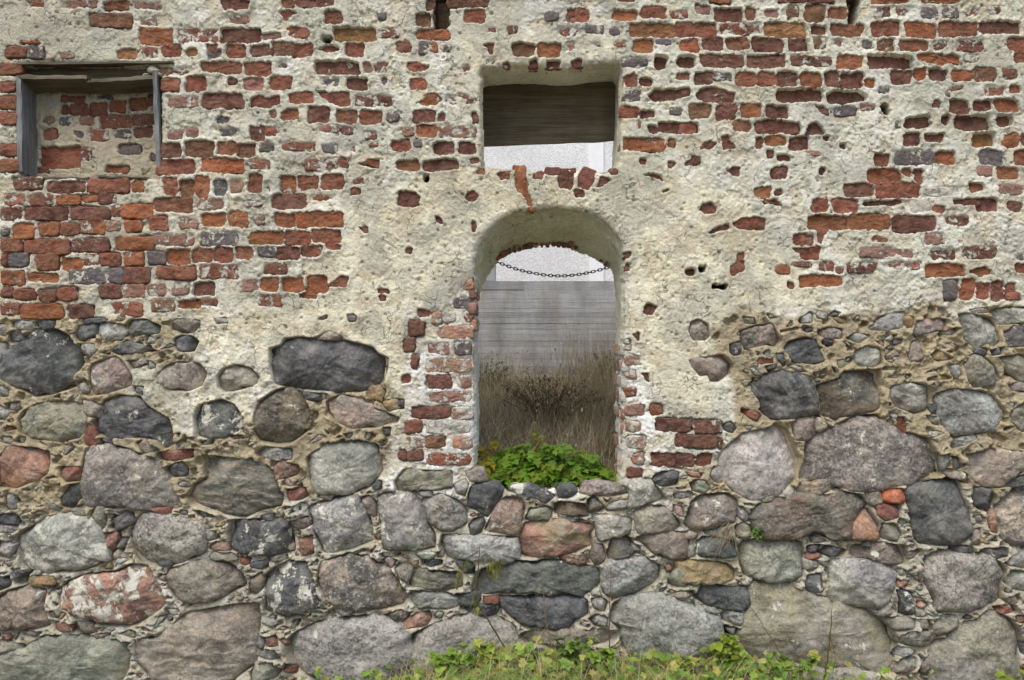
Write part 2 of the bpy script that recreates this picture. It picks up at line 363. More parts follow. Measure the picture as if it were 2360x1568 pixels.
# ---------------------------------------------------------------- measured layout
# tile offsets (x, y) in wall units; numbers inside a tile are thirds of a wall unit
TILES = {'00': (0, 0), '10': (786.9, 0), '20': (1573.1, 0),
         '01': (0, 522.7), '11': (786.9, 522.7), '21': (1573.1, 522.7),
         '02': (0, 1045.3), '12': (786.9, 1045.3), '22': (1573.1, 1045.3)}
BRICKS = {
'00': """r1w 185 0 320 50;p1w 440 0 680 60;r1 715 0 890 65;p1w 930 0 1120 60;d1 1520 0 1725 65;r1 1950 0 2030 55;d1 2050 0 2310 50
b0 615 95 905 190;p1w 960 120 1090 175;r1 1935 80 2050 85 2000 120 1975 155 1940 110;r1 2240 85 2365 165;p1w 1510 110 1720 160
o1 965 200 1195 300;r1w 1225 200 1520 295;d2 1520 195 1800 290;r1 2005 190 2125 255;p1 1820 240 1925 275;x3 2225 245 2285 295
r0 45 320 190 400;k0w 190 310 310 400;o0 155 285 270 305;y1 805 340 930 400;r1w 975 320 1085 400;r1 1115 310 1235 385;y1 1285 335 1355 385;r1 1430 305 1510 350;k1 1435 345 1530 400;r1 1565 310 1690 390;d1 1735 310 1865 380;b1 1880 305 2020 385;r1 2025 310 2160 390;r2 2205 350 2250 310 2310 315 2345 345 2300 365 2250 365;p0w 415 370 520 405
r0 0 445 155 520;b1w 1110 460 1330 525;r1 1395 435 1660 500;r1 1680 430 1880 515;k1w 1915 425 1985 470;d2 2175 430 2478 515
r0 0 570 110 640;r0 1105 545 1245 630;r1 1285 535 1420 630;d1 1580 535 1625 570;p1 1685 545 1815 620;r1 1870 535 2015 610;k1w 2225 540 2340 610
r0 0 670 120 755;p0w 1160 665 1375 740;d1 1405 650 1680 740;r1 1735 690 1790 655 1840 675 1945 655 1945 710 1870 740 1740 735;r1 2010 645 2175 725;r1 2205 645 2415 645 2415 735 2300 725 2245 690
r0 0 780 120 860;k1 1495 815 1565 850;p1 1875 765 1915 800;r1 1955 770 2055 835;d1 2140 755 2275 850;b1 2330 765 2466 855
p0w 1160 905 1270 970;p0w 1280 890 1380 955;d1 1735 870 1830 965;r1w 1830 875 1930 950;p0w 2210 870 2360 920;k0w 1500 880 1650 950
r0 0 1000 135 1080;d1 1115 990 1250 1085;b1 1280 985 1470 1085;r1 1495 990 1635 1065;b2 1645 995 1765 1080;k0w 1795 985 1905 1050;r0w 1940 990 2195 1050;k0w 2230 1000 2330 1060
r0 0 1110 140 1190;r1 1095 1110 1345 1205;o1 1405 1100 1690 1190;r0w 1720 1105 1870 1170;r0w 2110 1100 2420 1185
d0 95 1225 285 1310;d1 320 1260 590 1330;r0 605 1230 890 1335;o1 915 1255 985 1325;r1 1135 1230 1220 1360;b2 1245 1250 1340 1365;o1 1360 1230 1445 1355;k1 1485 1245 1570 1345;p0w 1595 1235 1680 1340;r1 1725 1205 1815 1335;r1w 1830 1255 1880 1340;o2 1940 1210 2040 1335;r1 2065 1215 2205 1305;r1 2230 1210 2375 1310
r0w 20 1345 180 1415;r0w 195 1345 365 1425;o0 385 1355 550 1415;o0 560 1360 675 1395;d0w 680 1335 805 1410;r1 1075 1375 1330 1470;p0w 1350 1370 1550 1450;d1 1890 1355 2120 1445;r1w 2150 1355 2330 1390;p0w 1690 1390 1810 1430
d0w 0 1430 150 1520;d0 160 1435 460 1525;d0 480 1430 760 1520;r0w 765 1415 830 1500;o0 835 1415 1055 1510""",
'01': """o0 855 -45 980 38;r0 1030 -65 1170 28;p0w 1240 -60 1370 15;o1 1395 -85 1555 -3;o1 1580 -90 1715 5;p0w 1740 -70 1830 -10;o1 1905 -85 2040 0;o1 2060 -95 2365 0
k0w 0 0 65 70;o0 90 -20 230 80;o0 260 -25 400 60;r0w 410 -30 550 55;o0 555 -50 715 45;p0w 725 -30 830 30;o1 1730 35 1960 120;r1 1965 30 2145 120;r1 2160 25 2350 110;k0w 1385 40 1660 135;p0w 1065 55 1345 130
r0 0 80 145 170;r0 160 85 480 190;d0 485 80 750 175;o0 780 65 1060 165
r0 0 185 45 275;k0 50 185 190 280;r0 245 190 400 305;o1 415 215 545 295;r0w 550 185 680 270;r0 690 180 830 270;o0 850 175 985 270;k0 1015 170 1140 260;o2 1155 160 1305 255;r1 1325 155 1470 245;r1 1480 150 1610 245;r1 1640 145 1745 225;k0w 1785 140 1910 205;d1 1925 135 2065 220;r1 2085 130 2220 205;r1 2255 125 2350 160
o0 0 310 165 405;o1 185 330 390 385;k0w 460 295 740 395;k0 745 285 840 390;d0 845 280 1035 390;r0 1080 275 1355 360;r0w 1380 265 1665 360;d0w 1830 250 1985 325
d0 0 410 80 490;r0 90 430 235 505;d0 260 435 380 515;r0 390 420 520 510;d0 680 400 825 495;p0w 835 395 1000 495;p0w 1010 400 1145 475;p0w 1180 390 1305 475;d2 1330 390 1470 480;p0w 1670 370 1800 445;o1 1810 360 1915 450;o2 1950 355 2095 445;o2 2120 350 2265 455;r1 2280 410 2320 370 2405 350 2400 400 2330 420
r0w 0 520 130 610;o0 135 535 430 635;d0 465 540 640 635;r0w 745 525 990 620;b0w 1040 505 1205 590;o2 1220 510 1375 555;r0w 1385 500 1510 545;r0w 1785 475 1950 555;o1 2070 465 2180 490""",
'10': """d1 750 0 1010 50;d1 590 0 632 80;x3 644 -60 742 205;r1 850 75 990 155;b2 515 95 615 185;o1 520 210 740 272;y2 -60 195 235 285;r0w 245 195 400 265;k0w 255 90 310 145;r1 1570 65 1705 145;k0w 1405 85 1500 150;o2 1885 80 2045 145;r1 2080 55 2240 130;r0w 2270 70 2400 130;d1 1925 -10 2030 10
y1 2000 170 2290 260;r1 2310 160 2588 255;r1w 1500 190 1655 255;k0w 1690 180 1820 235;k0w 1855 195 1920 245;d1w 1010 190 1070 225;d0w 1150 180 1225 240
r1 30 300 155 390;r1 375 300 470 360;k0w 530 290 600 375;o0w 605 295 665 365;r0w 690 300 750 360;o2 1015 305 1060 305 1035 375 1018 370 1015 330 990 320;b2 1185 305 1335 385;o2 1365 305 1515 400;p1w 1550 295 1640 360;r1w 1715 295 1785 295 1815 340 1760 330;r0w 1885 295 1960 325;o1 2010 285 2150 365;k0w 2175 275 2285 320;o1 2345 280 2470 360
p1 160 435 215 490;d1w 225 430 320 505;r1 450 430 545 430 560 450 610 455 600 480 540 500 455 490;d1w 1000 420 1065 440;d2 1300 425 1350 462;d2 1430 430 1515 468;d2 1595 425 1660 462;d2 1125 440 1160 460;d1w 835 460 900 490;k0w 1940 405 2120 470;d3 2160 400 2250 480;d3 2330 400 2450 475
d2 30 545 175 625;r1 480 545 590 615;k1 285 545 320 580;r1 1960 520 2035 600;d2 2060 555 2150 590
r1 -20 645 50 735;d1w 85 660 355 745;o1 510 720 570 690 575 655 660 660 680 700 640 730 590 730;d1w 695 665 805 730;r1w 795 655 880 680;d1w 830 685 940 725;k0w 1945 630 2070 700;d2 2115 660 2190 620 2400 620 2400 660 2330 690 2160 705
r1 135 770 275 860;k0w 310 770 395 845;d1 490 775 635 855;p1 665 795 710 840;d1 910 785 940 840;r1 1940 740 2055 815;d2 2062 765 2165 820;k0w 2265 740 2360 800
p0w 420 890 505 945;o1 512 880 655 950;p0w 675 880 935 950;d0w 150 910 250 970;d0w 0 880 80 930;d2 2190 850 2460 920;r0w 2040 840 2075 900;d2 2125 880 2180 920
p1w 25 995 100 1060;r1 350 980 470 1045;k0w 500 980 565 1020;d2 640 990 780 1070;d2 820 985 930 1070;o1 1945 970 2230 1045;o1 2265 970 2300 1015;r0w 190 990 260 1015
r1 0 1100 40 1150;r1 100 1130 200 1105 260 1105 255 1160;y2 390 1115 540 1180;d2 570 1115 815 1185;d1 905 1105 950 1140;r1 2070 1100 2105 1135;d1 2260 1120 2300 1155
o1 920 1215 945 1178 975 1180 990 1222;r1 1070 1210 1110 1190 1160 1190 1165 1230 1100 1235;o1 1200 1180 1270 1180 1285 1260 1320 1430 1290 1425 1270 1370 1215 1310;r1 1345 1195 1400 1235;d1 1425 1165 1500 1210;d1 1505 1185 1610 1185 1590 1315 1505 1300;d1 1670 1170 1750 1200 1710 1310 1645 1290 1640 1230;d1 1760 1290 1790 1210 1865 1240 1840 1260;d2 1860 1170 1905 1200;r2 2085 1210 2150 1200 2205 1205 2225 1250 2150 1225;d1 1610 1315 1680 1350;x3 578 1218 608 1252
d2 390 1330 500 1330 540 1365 530 1415 450 1432 390 1420;d1 870 1330 920 1320 945 1360 920 1400 880 1390 860 1370;r1w 85 1235 160 1275;r1 75 1300 130 1340;r1 2200 1325 2270 1305 2215 1335;d2 650 1495 680 1500 720 1545 690 1550 660 1535""",
'20': """r0 190 0 330 20;d0 665 0 1050 15;x3 1135 -60 1205 -60 1255 -60 1210 150 1150 150;o1 1320 0 1560 20;o1 1655 0 1910 18
p1 90 45 180 90;d2 225 50 415 145;b2 445 55 510 140;p1 575 65 655 125;b0w 725 35 810 115;b1 850 35 980 145;r1 1010 50 1130 120;d0w 1320 50 1450 120;d1w 1475 45 1585 110;k0w 1650 55 1760 130;k0w 1800 45 1910 130;r1w 1950 60 2050 115;d0w 2110 40 2200 100
r1w 250 160 550 245;y1 565 165 850 260;d2 890 180 1000 235;r1 1040 165 1250 250;r1 1310 160 1505 250;o1 1540 165 1740 255;r1 1765 160 2035 255;d2 2050 155 2345 235
d1 145 270 275 350;r1 310 270 455 340;d1 485 265 685 360;d1 735 270 860 355;b0w 900 260 990 340;p1w 1045 275 1110 320;k1w 1245 270 1320 345;b1 1350 275 1465 355;r1 1505 280 1680 345;d1w 1720 340 1760 285 1840 275 1830 330 1740 360;d1w 1890 270 2080 355;r1 2255 265 2400 350
d1 130 385 410 465;d1 435 390 705 470;d0w 745 390 1025 460;o1 1080 390 1240 470;d3 1290 385 1590 475;o1 1620 375 1920 380 1915 450 1840 430 1790 460 1700 440 1620 410;p1w 1945 375 2050 430;r1 2295 365 2400 430
d1 80 510 210 590;k0w 215 510 340 560;r1 365 510 500 590;r1 515 505 640 585;d2 650 505 800 595;o1 820 505 950 600;d1 980 500 1090 590;d2 1100 505 1245 600;o1 1260 550 1325 600;d1 1435 495 1575 590;o1 1600 485 1675 555;d2 1700 490 1825 560;o1 1860 485 2000 555;b1 2010 470 2165 555;r0w 2205 470 2325 545;d1 0 620 45 670;r1 -30 510 40 550
d2 85 660 140 615 280 615 365 650 355 710 90 700;d3 660 615 960 705;d3 990 650 1060 620 1220 620 1280 660 1270 700 1010 705;k0w 1355 600 1430 640;b0w 1805 665 1840 610 1900 585 1945 590 1930 615 1860 640 1850 670;r1w 2090 590 2260 665;r1 2272 585 2330 635
b1 50 725 185 815;d1 230 725 370 820;o1 410 735 545 815;d2 580 740 730 815;d1 915 730 975 735 1015 750 1015 790 970 780;k0w 1060 720 1210 800;p0w 1235 715 1340 770;x2 1380 725 1435 785;d2 1855 695 1980 790;d2 2020 695 2145 765;o2 2165 690 2330 770;d1 1745 710 1790 750
r1 -10 845 70 915;b1 355 840 465 905;d2 505 840 800 915;d2 830 930 890 845 930 845 985 900 985 925;d3 1545 810 1720 880;d3 1800 810 1845 870;d3 1880 810 2135 900;d3 2190 805 2280 870;k1w 1480 830 1520 890
d1 120 1025 180 970 230 990 215 1025;d1 265 945 320 940 335 990 370 1030 280 1035;d1 505 945 545 1020;o1 580 940 710 1010;d2 735 940 865 1030;d2 970 940 1015 970;d2 1535 925 1650 1010;d2 1685 925 1810 980;y3 2025 915 2165 1005;o1 2230 925 2325 1010;d1 2345 925 2400 990
d1 15 1140 75 1070 120 1090 120 1130 60 1150;d2 650 1080 735 1120;d1 590 1045 625 1095;p0w 850 1055 950 1080;r2 1330 1070 1440 1150;k0w 1460 1040 1750 1140;o2 1765 1045 1890 1135;k1 2065 1035 2220 1130;r2 2300 1030 2400 1130;d2 1090 990 1130 1015
d1 300 1190 350 1155 395 1165 395 1230 350 1220;d1 595 1160 720 1235;o2 1290 1170 1515 1255;r2 1530 1160 1580 1215;r2 1600 1170 1665 1260;p0w 2040 1145 2150 1220;o2 2190 1155 2330 1235;d2 960 1160 990 1200
o1 495 1300 560 1300 610 1280 615 1365 550 1370 495 1340;d1 650 1320 685 1355;d1 1125 1265 1315 1355;r1 1335 1265 1635 1360;r2 1985 1275 2075 1335;p0w 2200 1275 2360 1345;w0 1665 1290 1940 1358
d2 115 1440 135 1405 190 1400 230 1430 220 1465 150 1475;d1 560 1385 660 1385 700 1425 640 1415 570 1410;r1 900 1375 1000 1465;r1 1040 1375 1215 1470;d2 1255 1385 1520 1420;r1 1735 1415 1810 1465;d1 1880 1385 2050 1415;d2 2035 1385 2175 1460;d1 2250 1405 2340 1465;w0 1580 1385 1710 1470""",
'21': """d2 185 40 260 -5 330 -15 350 10 290 30;r1 360 -20 420 -60 580 -65 580 25 380 10;o2 870 -75 1155 20;o1 1165 -80 1450 20;d1 1460 -65 1755 35;d1w 1830 -75 1990 -5
r1 765 60 900 120;r1 930 25 1010 30 980 70 960 120 930 110;r1 1320 80 1420 110;p0w 1675 50 1820 130;r1 765 150 960 140 945 225 830 220 820 180;r1 380 165 420 165 430 260 430 290 360 325 330 325 335 260 370 240;d1w 1715 155 1890 230;d1w 1925 135 2170 220;p0w 1230 150 1600 215;r0w 640 260 750 330;r0w 780 240 900 275;r1w 945 230 1060 315;d0w 1065 275 1130 320;d0w 1140 250 1350 315;r0w 1380 245 1640 300;o1 1670 260 1945 345;o2 1975 310 2040 280 2110 285 2155 330 2060 342;r1 2300 260 2400 320;o1 820 340 1110 410;r1 740 385 775 430;d3 25 290 85 340;x2 115 268 158 308;k0 1810 370 1895 505;o1 1920 370 2010 500;r1 2030 385 2120 500;d1 2135 370 2220 515;r1 2240 395 2300 450;r0 2225 455 2340 510;x2 205 395 300 420;k0w 2300 190 2360 230
d0 -195 1325 60 1415;d0 75 1335 270 1430;d0 0 1440 225 1525;d0 240 1465 280 1535;r1 520 905 620 940;r2 1475 1320 1540 1420;d1 -215 1568 65 1650;r1 90 1560 200 1650""",
'11': """d1 125 5 190 5 190 45 160 45;d1 905 -20 925 40;d1 445 140 475 175;r1 -20 345 35 410;r1 255 440 320 455;r1 270 475 295 505;d2 2095 600 2110 540 2140 532 2180 545 2160 580 2145 608;d2 2085 1010 2135 1015 2140 1080 2100 1040;d1 2000 740 2055 740 2050 800;d0 465 650 565 755;d1 530 580 600 620;d0 430 770 500 860;d0 475 890 530 985;r1 415 1035 470 1080
j0 825 440 870 370 905 355 920 440;k0w 775 490 905 560;j0 620 590 690 670;w0 695 590 780 665;r0w 840 590 905 655;j0w 650 685 905 775;p0w 590 805 740 885;k0w 780 800 895 885;j0w 585 915 895 1005;d0 600 1030 765 1120;p0w 800 1025 900 1110;p0w 590 1150 895 1215;d0 485 1245 750 1325;j0 765 1250 905 1330;r0 435 1345 555 1425;w0w 590 1340 890 1430;j0 470 1450 575 1525;b0 582 1450 715 1530;j0w 765 1455 900 1535
j0 1955 780 1990 810;j0 1952 820 2000 850;j0 1955 955 1955 890 1990 875 2060 900 2070 955;p0w 1957 985 2045 1050;r0w 1955 1115 2040 1180;p0 1965 1235 2095 1305;j0 1970 1345 2065 1420;j0 1975 1450 2100 1535;r0 2130 1230 2220 1300;d1 2300 1440 2365 1520;d1 1962 185 1990 215;d1 1968 265 1995 300""",
'12': """d0 390 -20 445 45;d0 452 -15 570 50;r0w 600 0 900 75;j0 2010 0 2100 70;r0 1975 105 2080 165""",
}
NICHE = """r1 415 660 590 710;k1 680 655 780 680;d1 425 725 480 795;r1 485 715 610 800;r1 615 705 745 795;r1 750 690 870 770;r1 885 675 1010 760;d1 1012 650 1080 740;r1 690 790 905 885;d1 915 785 1075 865;p0w 545 805 650 870;p0w 300 805 385 855;k0w 410 810 500 870;r1 295 895 390 965;k1 500 915 580 915 570 975;r0w 610 900 755 980;k0w 785 890 905 955;d1 920 880 1045 955;r2 270 1020 560 1165;d0w 565 1020 640 1120;k1 815 995 960 1075;r1 245 1160 335 1205;r1 725 1155 890 1200;k1 1040 1060 1075 1110"""
STONES = {
'01': """k 5 1030 25 895 130 820 235 720 340 700 450 755 555 880 560 945 500 1010 500 1100 350 1150 250 1165 100 1090
l 70 655 150 650 230 665 220 715 130 715 80 690;k 232 655 370 650 380 690 300 705 240 690;k 60 745 110 715 160 740 160 780 100 810 60 790;k 515 750 540 690 620 670 655 675 670 730 600 770 540 790;l 665 668 740 665 850 685 870 740 830 785 700 780 672 725
k 570 640 680 630 740 650 680 665 575 665;k 870 690 900 650 1000 645 1100 690 1090 730 1000 740 930 750 890 725;m 1185 680 1220 645 1370 655 1375 690 1330 730 1250 725 1190 710;g 545 815 640 815 660 855 610 905 560 880;k 770 850 890 790 960 830 1120 855 960 865 830 880;k 1210 780 1260 755 1330 765 1370 800 1340 860 1240 860 1215 830
p 625 990 660 950 790 905 840 940 900 1040 890 1095 790 1130 650 1165 620 1110;p 1100 1030 1160 970 1250 940 1370 950 1430 1010 1400 1090 1300 1130 1190 1120 1110 1070;m 1520 1040 1560 985 1640 960 1730 985 1780 1040 1770 1080 1620 1135 1560 1140 1520 1100
k1 1885 850 1960 830 1990 785 2080 775 2360 790 2560 840 2590 880 2660 910 2660 970 2630 1070 2480 1135 2300 1130 2050 1110 1920 1080 1890 960
n 145 1340 180 1280 270 1235 400 1215 530 1225 590 1290 590 1380 540 1450 420 1480 250 1460 160 1420;m 570 1200 640 1215 700 1255 690 1330 620 1310 570 1280;k1 650 1360 700 1290 720 1215 830 1175 960 1190 1010 1255 1150 1330 1190 1420 1180 1500 1120 1530 1060 1470 900 1450 740 1460 670 1430
k3 1355 1330 1390 1240 1530 1200 1620 1240 1680 1330 1670 1390 1560 1450 1450 1455 1365 1445;b2 1770 1310 1810 1210 1920 1140 2000 1115 2060 1150 2130 1270 2120 1400 2000 1490 1930 1500 1800 1470 1775 1400;k 2090 1150 2260 1160 2250 1190 2180 1210 2110 1190;p1 2270 1220 2360 1170 2480 1190 2580 1260 2750 1310 2730 1350 2600 1380 2430 1390 2330 1340 2280 1290
g 0 1100 60 1130 60 1170 0 1175;r 580 1400 620 1365 655 1420 680 1490 640 1535 590 1500;m 950 1500 1010 1470 1090 1540 1000 1568;k 690 1465 770 1465 790 1500 700 1500;k 1380 1490 1475 1470 1470 1500 1400 1510;g 1490 645 1560 630 1575 660 1500 670;g -20 800 45 810 40 920 -20 945;n -20 670 50 690 40 760 -20 740;g 40 1230 130 1210 130 1265 60 1265;g -20 1230 80 1280 20 1330 -20 1330;p 2160 770 2280 725 2370 765 2340 785 2180 778;k 2210 630 2260 615 2260 630 2220 640;g 920 1110 990 1110 980 1160 930 1140""",
'11': """o 170 1100 260 1100 305 1140 270 1215 180 1170;o 270 1215 380 1200 400 1250 330 1280;k 385 1195 430 1200 430 1260 400 1260;k 290 1390 340 1390 330 1440 295 1440;k 45 615 80 608 105 630 95 652 55 655""",
'21': """p 50 720 60 670 110 645 170 680 185 750 150 780 80 780;m 55 930 270 890 330 950 325 1020 240 1065 195 1065 180 1020 130 1030 75 980;k 330 820 400 795 400 880 360 890 330 860;p 405 730 510 690 610 680 680 780 640 830 560 810 440 850 415 800;k 710 850 740 800 850 770 920 790 935 850 970 920 900 945 780 930
g 805 640 880 590 910 610 890 660 820 665;g 925 610 960 590 1000 610 990 635 940 630;k 1015 610 1050 585 1090 600 1060 620;p 945 720 1020 700 1100 710 1100 770 1010 770 950 745;k 845 710 890 700 900 720 860 730;k 975 790 1045 790 1040 825 990 815;l 1195 870 1270 830 1360 850 1380 940 1320 970 1220 950 1190 910;g 1300 700 1370 630 1520 590 1535 640 1520 690 1420 715 1330 710;o 1538 620 1600 630 1600 680 1560 700 1540 670;p 1600 720 1630 660 1760 640 1825 650 1800 710 1700 730 1600 745
g 1910 620 1960 605 2140 640 2170 690 2195 790 2160 830 2090 800 2030 840 1950 770 1930 700;l 2140 600 2200 570 2400 560 2400 660 2200 675;k 2230 740 2290 700 2400 700 2400 820 2240 830;n 1955 960 2010 890 2060 890 2150 970 2195 1055 2080 1095 2010 1110 1970 1050 1970 1000;n 2180 910 2350 890 2400 960 2400 1070 2310 1060 2230 1000 2230 950;g 1850 960 1910 960 1930 1020 1890 1050 1860 1020
k1 490 1140 570 1030 690 1005 830 1035 900 1100 930 1220 935 1290 880 1310 620 1330 560 1270 545 1200;b 945 1100 1080 1060 1110 1010 1350 995 1360 1060 1350 1240 1290 1270 1080 1310 980 1300 960 1180;k 650 885 690 880 720 950 690 970 660 920;k 575 970 650 955 640 980 590 985;g 470 985 500 975 550 1030 500 1020;l 725 970 780 955 860 1000 800 1005
l 1440 1180 1450 1110 1600 1085 1690 1110 1700 1200 1690 1270 1600 1290 1530 1260 1460 1230;g 1745 1200 1770 1160 1880 1130 2060 1145 2130 1170 2230 1290 2140 1390 2000 1430 1880 1450 1820 1370 1770 1300;k 1700 1240 1760 1230 1760 1300 1720 1295;m 1680 1310 1770 1320 1770 1370 1730 1360;n 2270 1290 2400 1180 2400 1420 2330 1400 2280 1340;m 765 1370 800 1330 900 1335 935 1440 860 1480 780 1470;p 915 1360 950 1330 1020 1380 960 1430 930 1400;k 285 1370 330 1350 370 1390 340 1425 290 1405
P 870 1500 960 1440 1080 1380 1230 1310 1330 1315 1400 1380 1530 1430 1680 1470 1720 1560 1770 1600 1775 1710 1600 1770 1300 1820 1180 1815 1050 1770 830 1740 860 1600
l1 290 1560 420 1440 560 1410 640 1370 720 1420 780 1568 800 1610 770 1750 660 1850 480 1880 340 1800 270 1700 260 1620;g 1845 1510 1880 1470 2020 1440 2030 1470 1930 1510 1880 1540;p 2250 1100 2330 1080 2400 1100 2380 1140 2280 1130;m 1990 580 2110 560 2130 590 2010 595;p 1600 800 1640 780 1670 900 1590 930 1560 880;k 1460 785 1520 780 1510 805 1470 810;k 2010 870 2050 835 2110 850 2090 890;k 2120 860 2200 835 2190 880 2140 890""",
'02': """s 0 40 60 -40 220 -30 330 0 340 130 190 200 110 240 -30 230;P2 565 160 600 30 640 -60 750 -60 860 -30 1070 40 1120 110 1190 240 1250 350 1190 375 590 360 575 260;k 430 300 490 220 550 210 560 300 500 380 430 360;r 420 95 550 95 560 190 480 190 430 150;r 1090 0 1340 -30 1330 30 1160 50 1090 40;k 1150 100 1270 55 1300 110 1290 150 1200 165 1160 140
K1 1305 290 1350 220 1430 180 1410 50 1420 20 1700 60 1830 90 1890 140 1910 230 1940 280 1930 360 1800 380 1680 440 1550 410 1340 350
g 1770 0 1830 -40 2010 -30 2010 40 1900 40 1790 20;s 1900 90 1960 60 2060 90 2050 150 1910 180;r 1990 250 2100 240 2130 290 2080 320 2000 320;p 1955 210 1980 170 2060 215 2000 225;l1 2130 40 2180 0 2300 -60 2470 -80 2600 -50 2620 50 2630 120 2560 220 2400 280 2200 280 2160 200;k2 -20 430 70 420 130 440 165 500 90 490 -20 480;g -20 490 130 510 80 545 -20 545
l2 105 600 170 540 350 450 480 420 640 470 730 600 750 720 560 800 330 820 200 830 140 750;n 630 420 660 375 720 380 725 490 700 520 650 480;k 750 500 850 400 920 440 920 480 800 545;G1 890 560 920 490 990 425 1200 430 1340 480 1400 540 1405 650 1380 690 1250 740 1000 775 940 720;s 725 560 810 550 810 650 770 700 740 660;k 820 590 880 590 840 690 815 640
k2 1590 560 1600 470 1900 460 1950 455 2000 530 2030 640 2020 690 1850 700 1600 670 1590 620;l 1410 540 1480 540 1530 590 1450 600 1410 590;s 1440 650 1500 610 1570 620 1580 670 1480 670;n1 1450 720 1480 685 1590 690 1640 730 1600 745 1470 740;g3 2130 380 2300 320 2390 300 2470 310 2530 380 2550 470 2580 600 2420 660 2240 680 2200 600;s1 2070 600 2150 570 2170 690 2090 710;m 2000 480 2110 440 2150 490 2090 525 2020 510
s3 425 950 500 880 620 840 780 830 880 780 1000 800 1090 950 1130 1030 1080 1080 930 1180 860 1190 690 1180 560 1110 440 1070 420 1000
m1 1155 850 1170 810 1260 780 1400 745 1570 765 1640 830 1680 880 1680 920 1500 1000 1370 1025 1240 1000 1165 920;m2 -30 1020 60 960 180 920 300 950 300 1030 330 1190 220 1210 -30 1230;o 90 880 200 850 370 860 380 905 250 915 110 900;k3 1825 870 1900 800 2000 750 2110 760 2150 880 2190 1000 2180 1060 2000 1120 1830 1080 1850 950;b 1710 980 1740 870 1810 820 1820 920 1770 980
S1 2200 900 2230 770 2300 740 2420 700 2560 720 2680 800 2760 900 2820 1000 2780 1050 2600 1070 2380 1070 2280 1010;k 80 800 200 830 180 855 90 850;l 210 830 270 810 280 840 220 845;r 375 1175 510 1180 500 1230 380 1225;m 530 1165 640 1170 660 1240 560 1260 510 1220;m 140 1235 290 1240 250 1260 150 1260;m 640 1260 760 1250 740 1280 660 1285
T 945 1290 1100 1280 1200 1200 1290 1120 1480 1080 1640 1060 1770 1050 1775 1180 1760 1290 1760 1430 1720 1475 1620 1540 1560 1620 1120 1620 1010 1500 970 1450 960 1350
U -40 1410 150 1370 320 1270 600 1270 860 1320 870 1400 860 1500 800 1620 -40 1620
k 1770 1260 1830 1270 1825 1340 1780 1360;r 1840 1270 1900 1265 1930 1330 1840 1335;s 1930 1290 1970 1270 1995 1310 1970 1340;g 1770 1400 1790 1350 1900 1360 1960 1430 1850 1420;n 1730 1520 1760 1460 1850 1450 1950 1500 1900 1560 1740 1580;r 1960 1500 1990 1440 2060 1490 2040 1530
g 1990 1330 2040 1260 2200 1180 2360 1150 2560 1130 2700 1180 2820 1260 2840 1380 2830 1470 2760 1560 2640 1640 2300 1640 2150 1540 2060 1470 2010 1390
g 1140 1080 1230 1080 1230 1115 1160 1120;k 360 1020 400 1040 380 1060;k 1740 760 1850 740 1850 790 1740 785;r 1655 730 1730 725 1720 765 1660 765;n 1840 720 1980 705 1980 740 1860 745;k 1060 760 1150 745 1290 750 1160 780 1080 780;k -20 870 60 850 70 910 -20 960;l1 -20 600 100 640 60 720 -20 720;k 1800 440 1890 425 1890 460 1800 460;b 1340 400 1390 395 1490 430 1480 445 1380 430;r 985 380 1180 375 1180 415 1020 415;m 500 390 580 350 590 430 510 440;g 40 290 110 285 120 380 50 390;n 2200 290 2310 290 2280 325 2190 310;g 900 1390 960 1410 960 1440 890 1430;n -20 1310 150 1330 150 1365 -20 1375;m 1100 840 1150 850 1130 890 1090 870""",
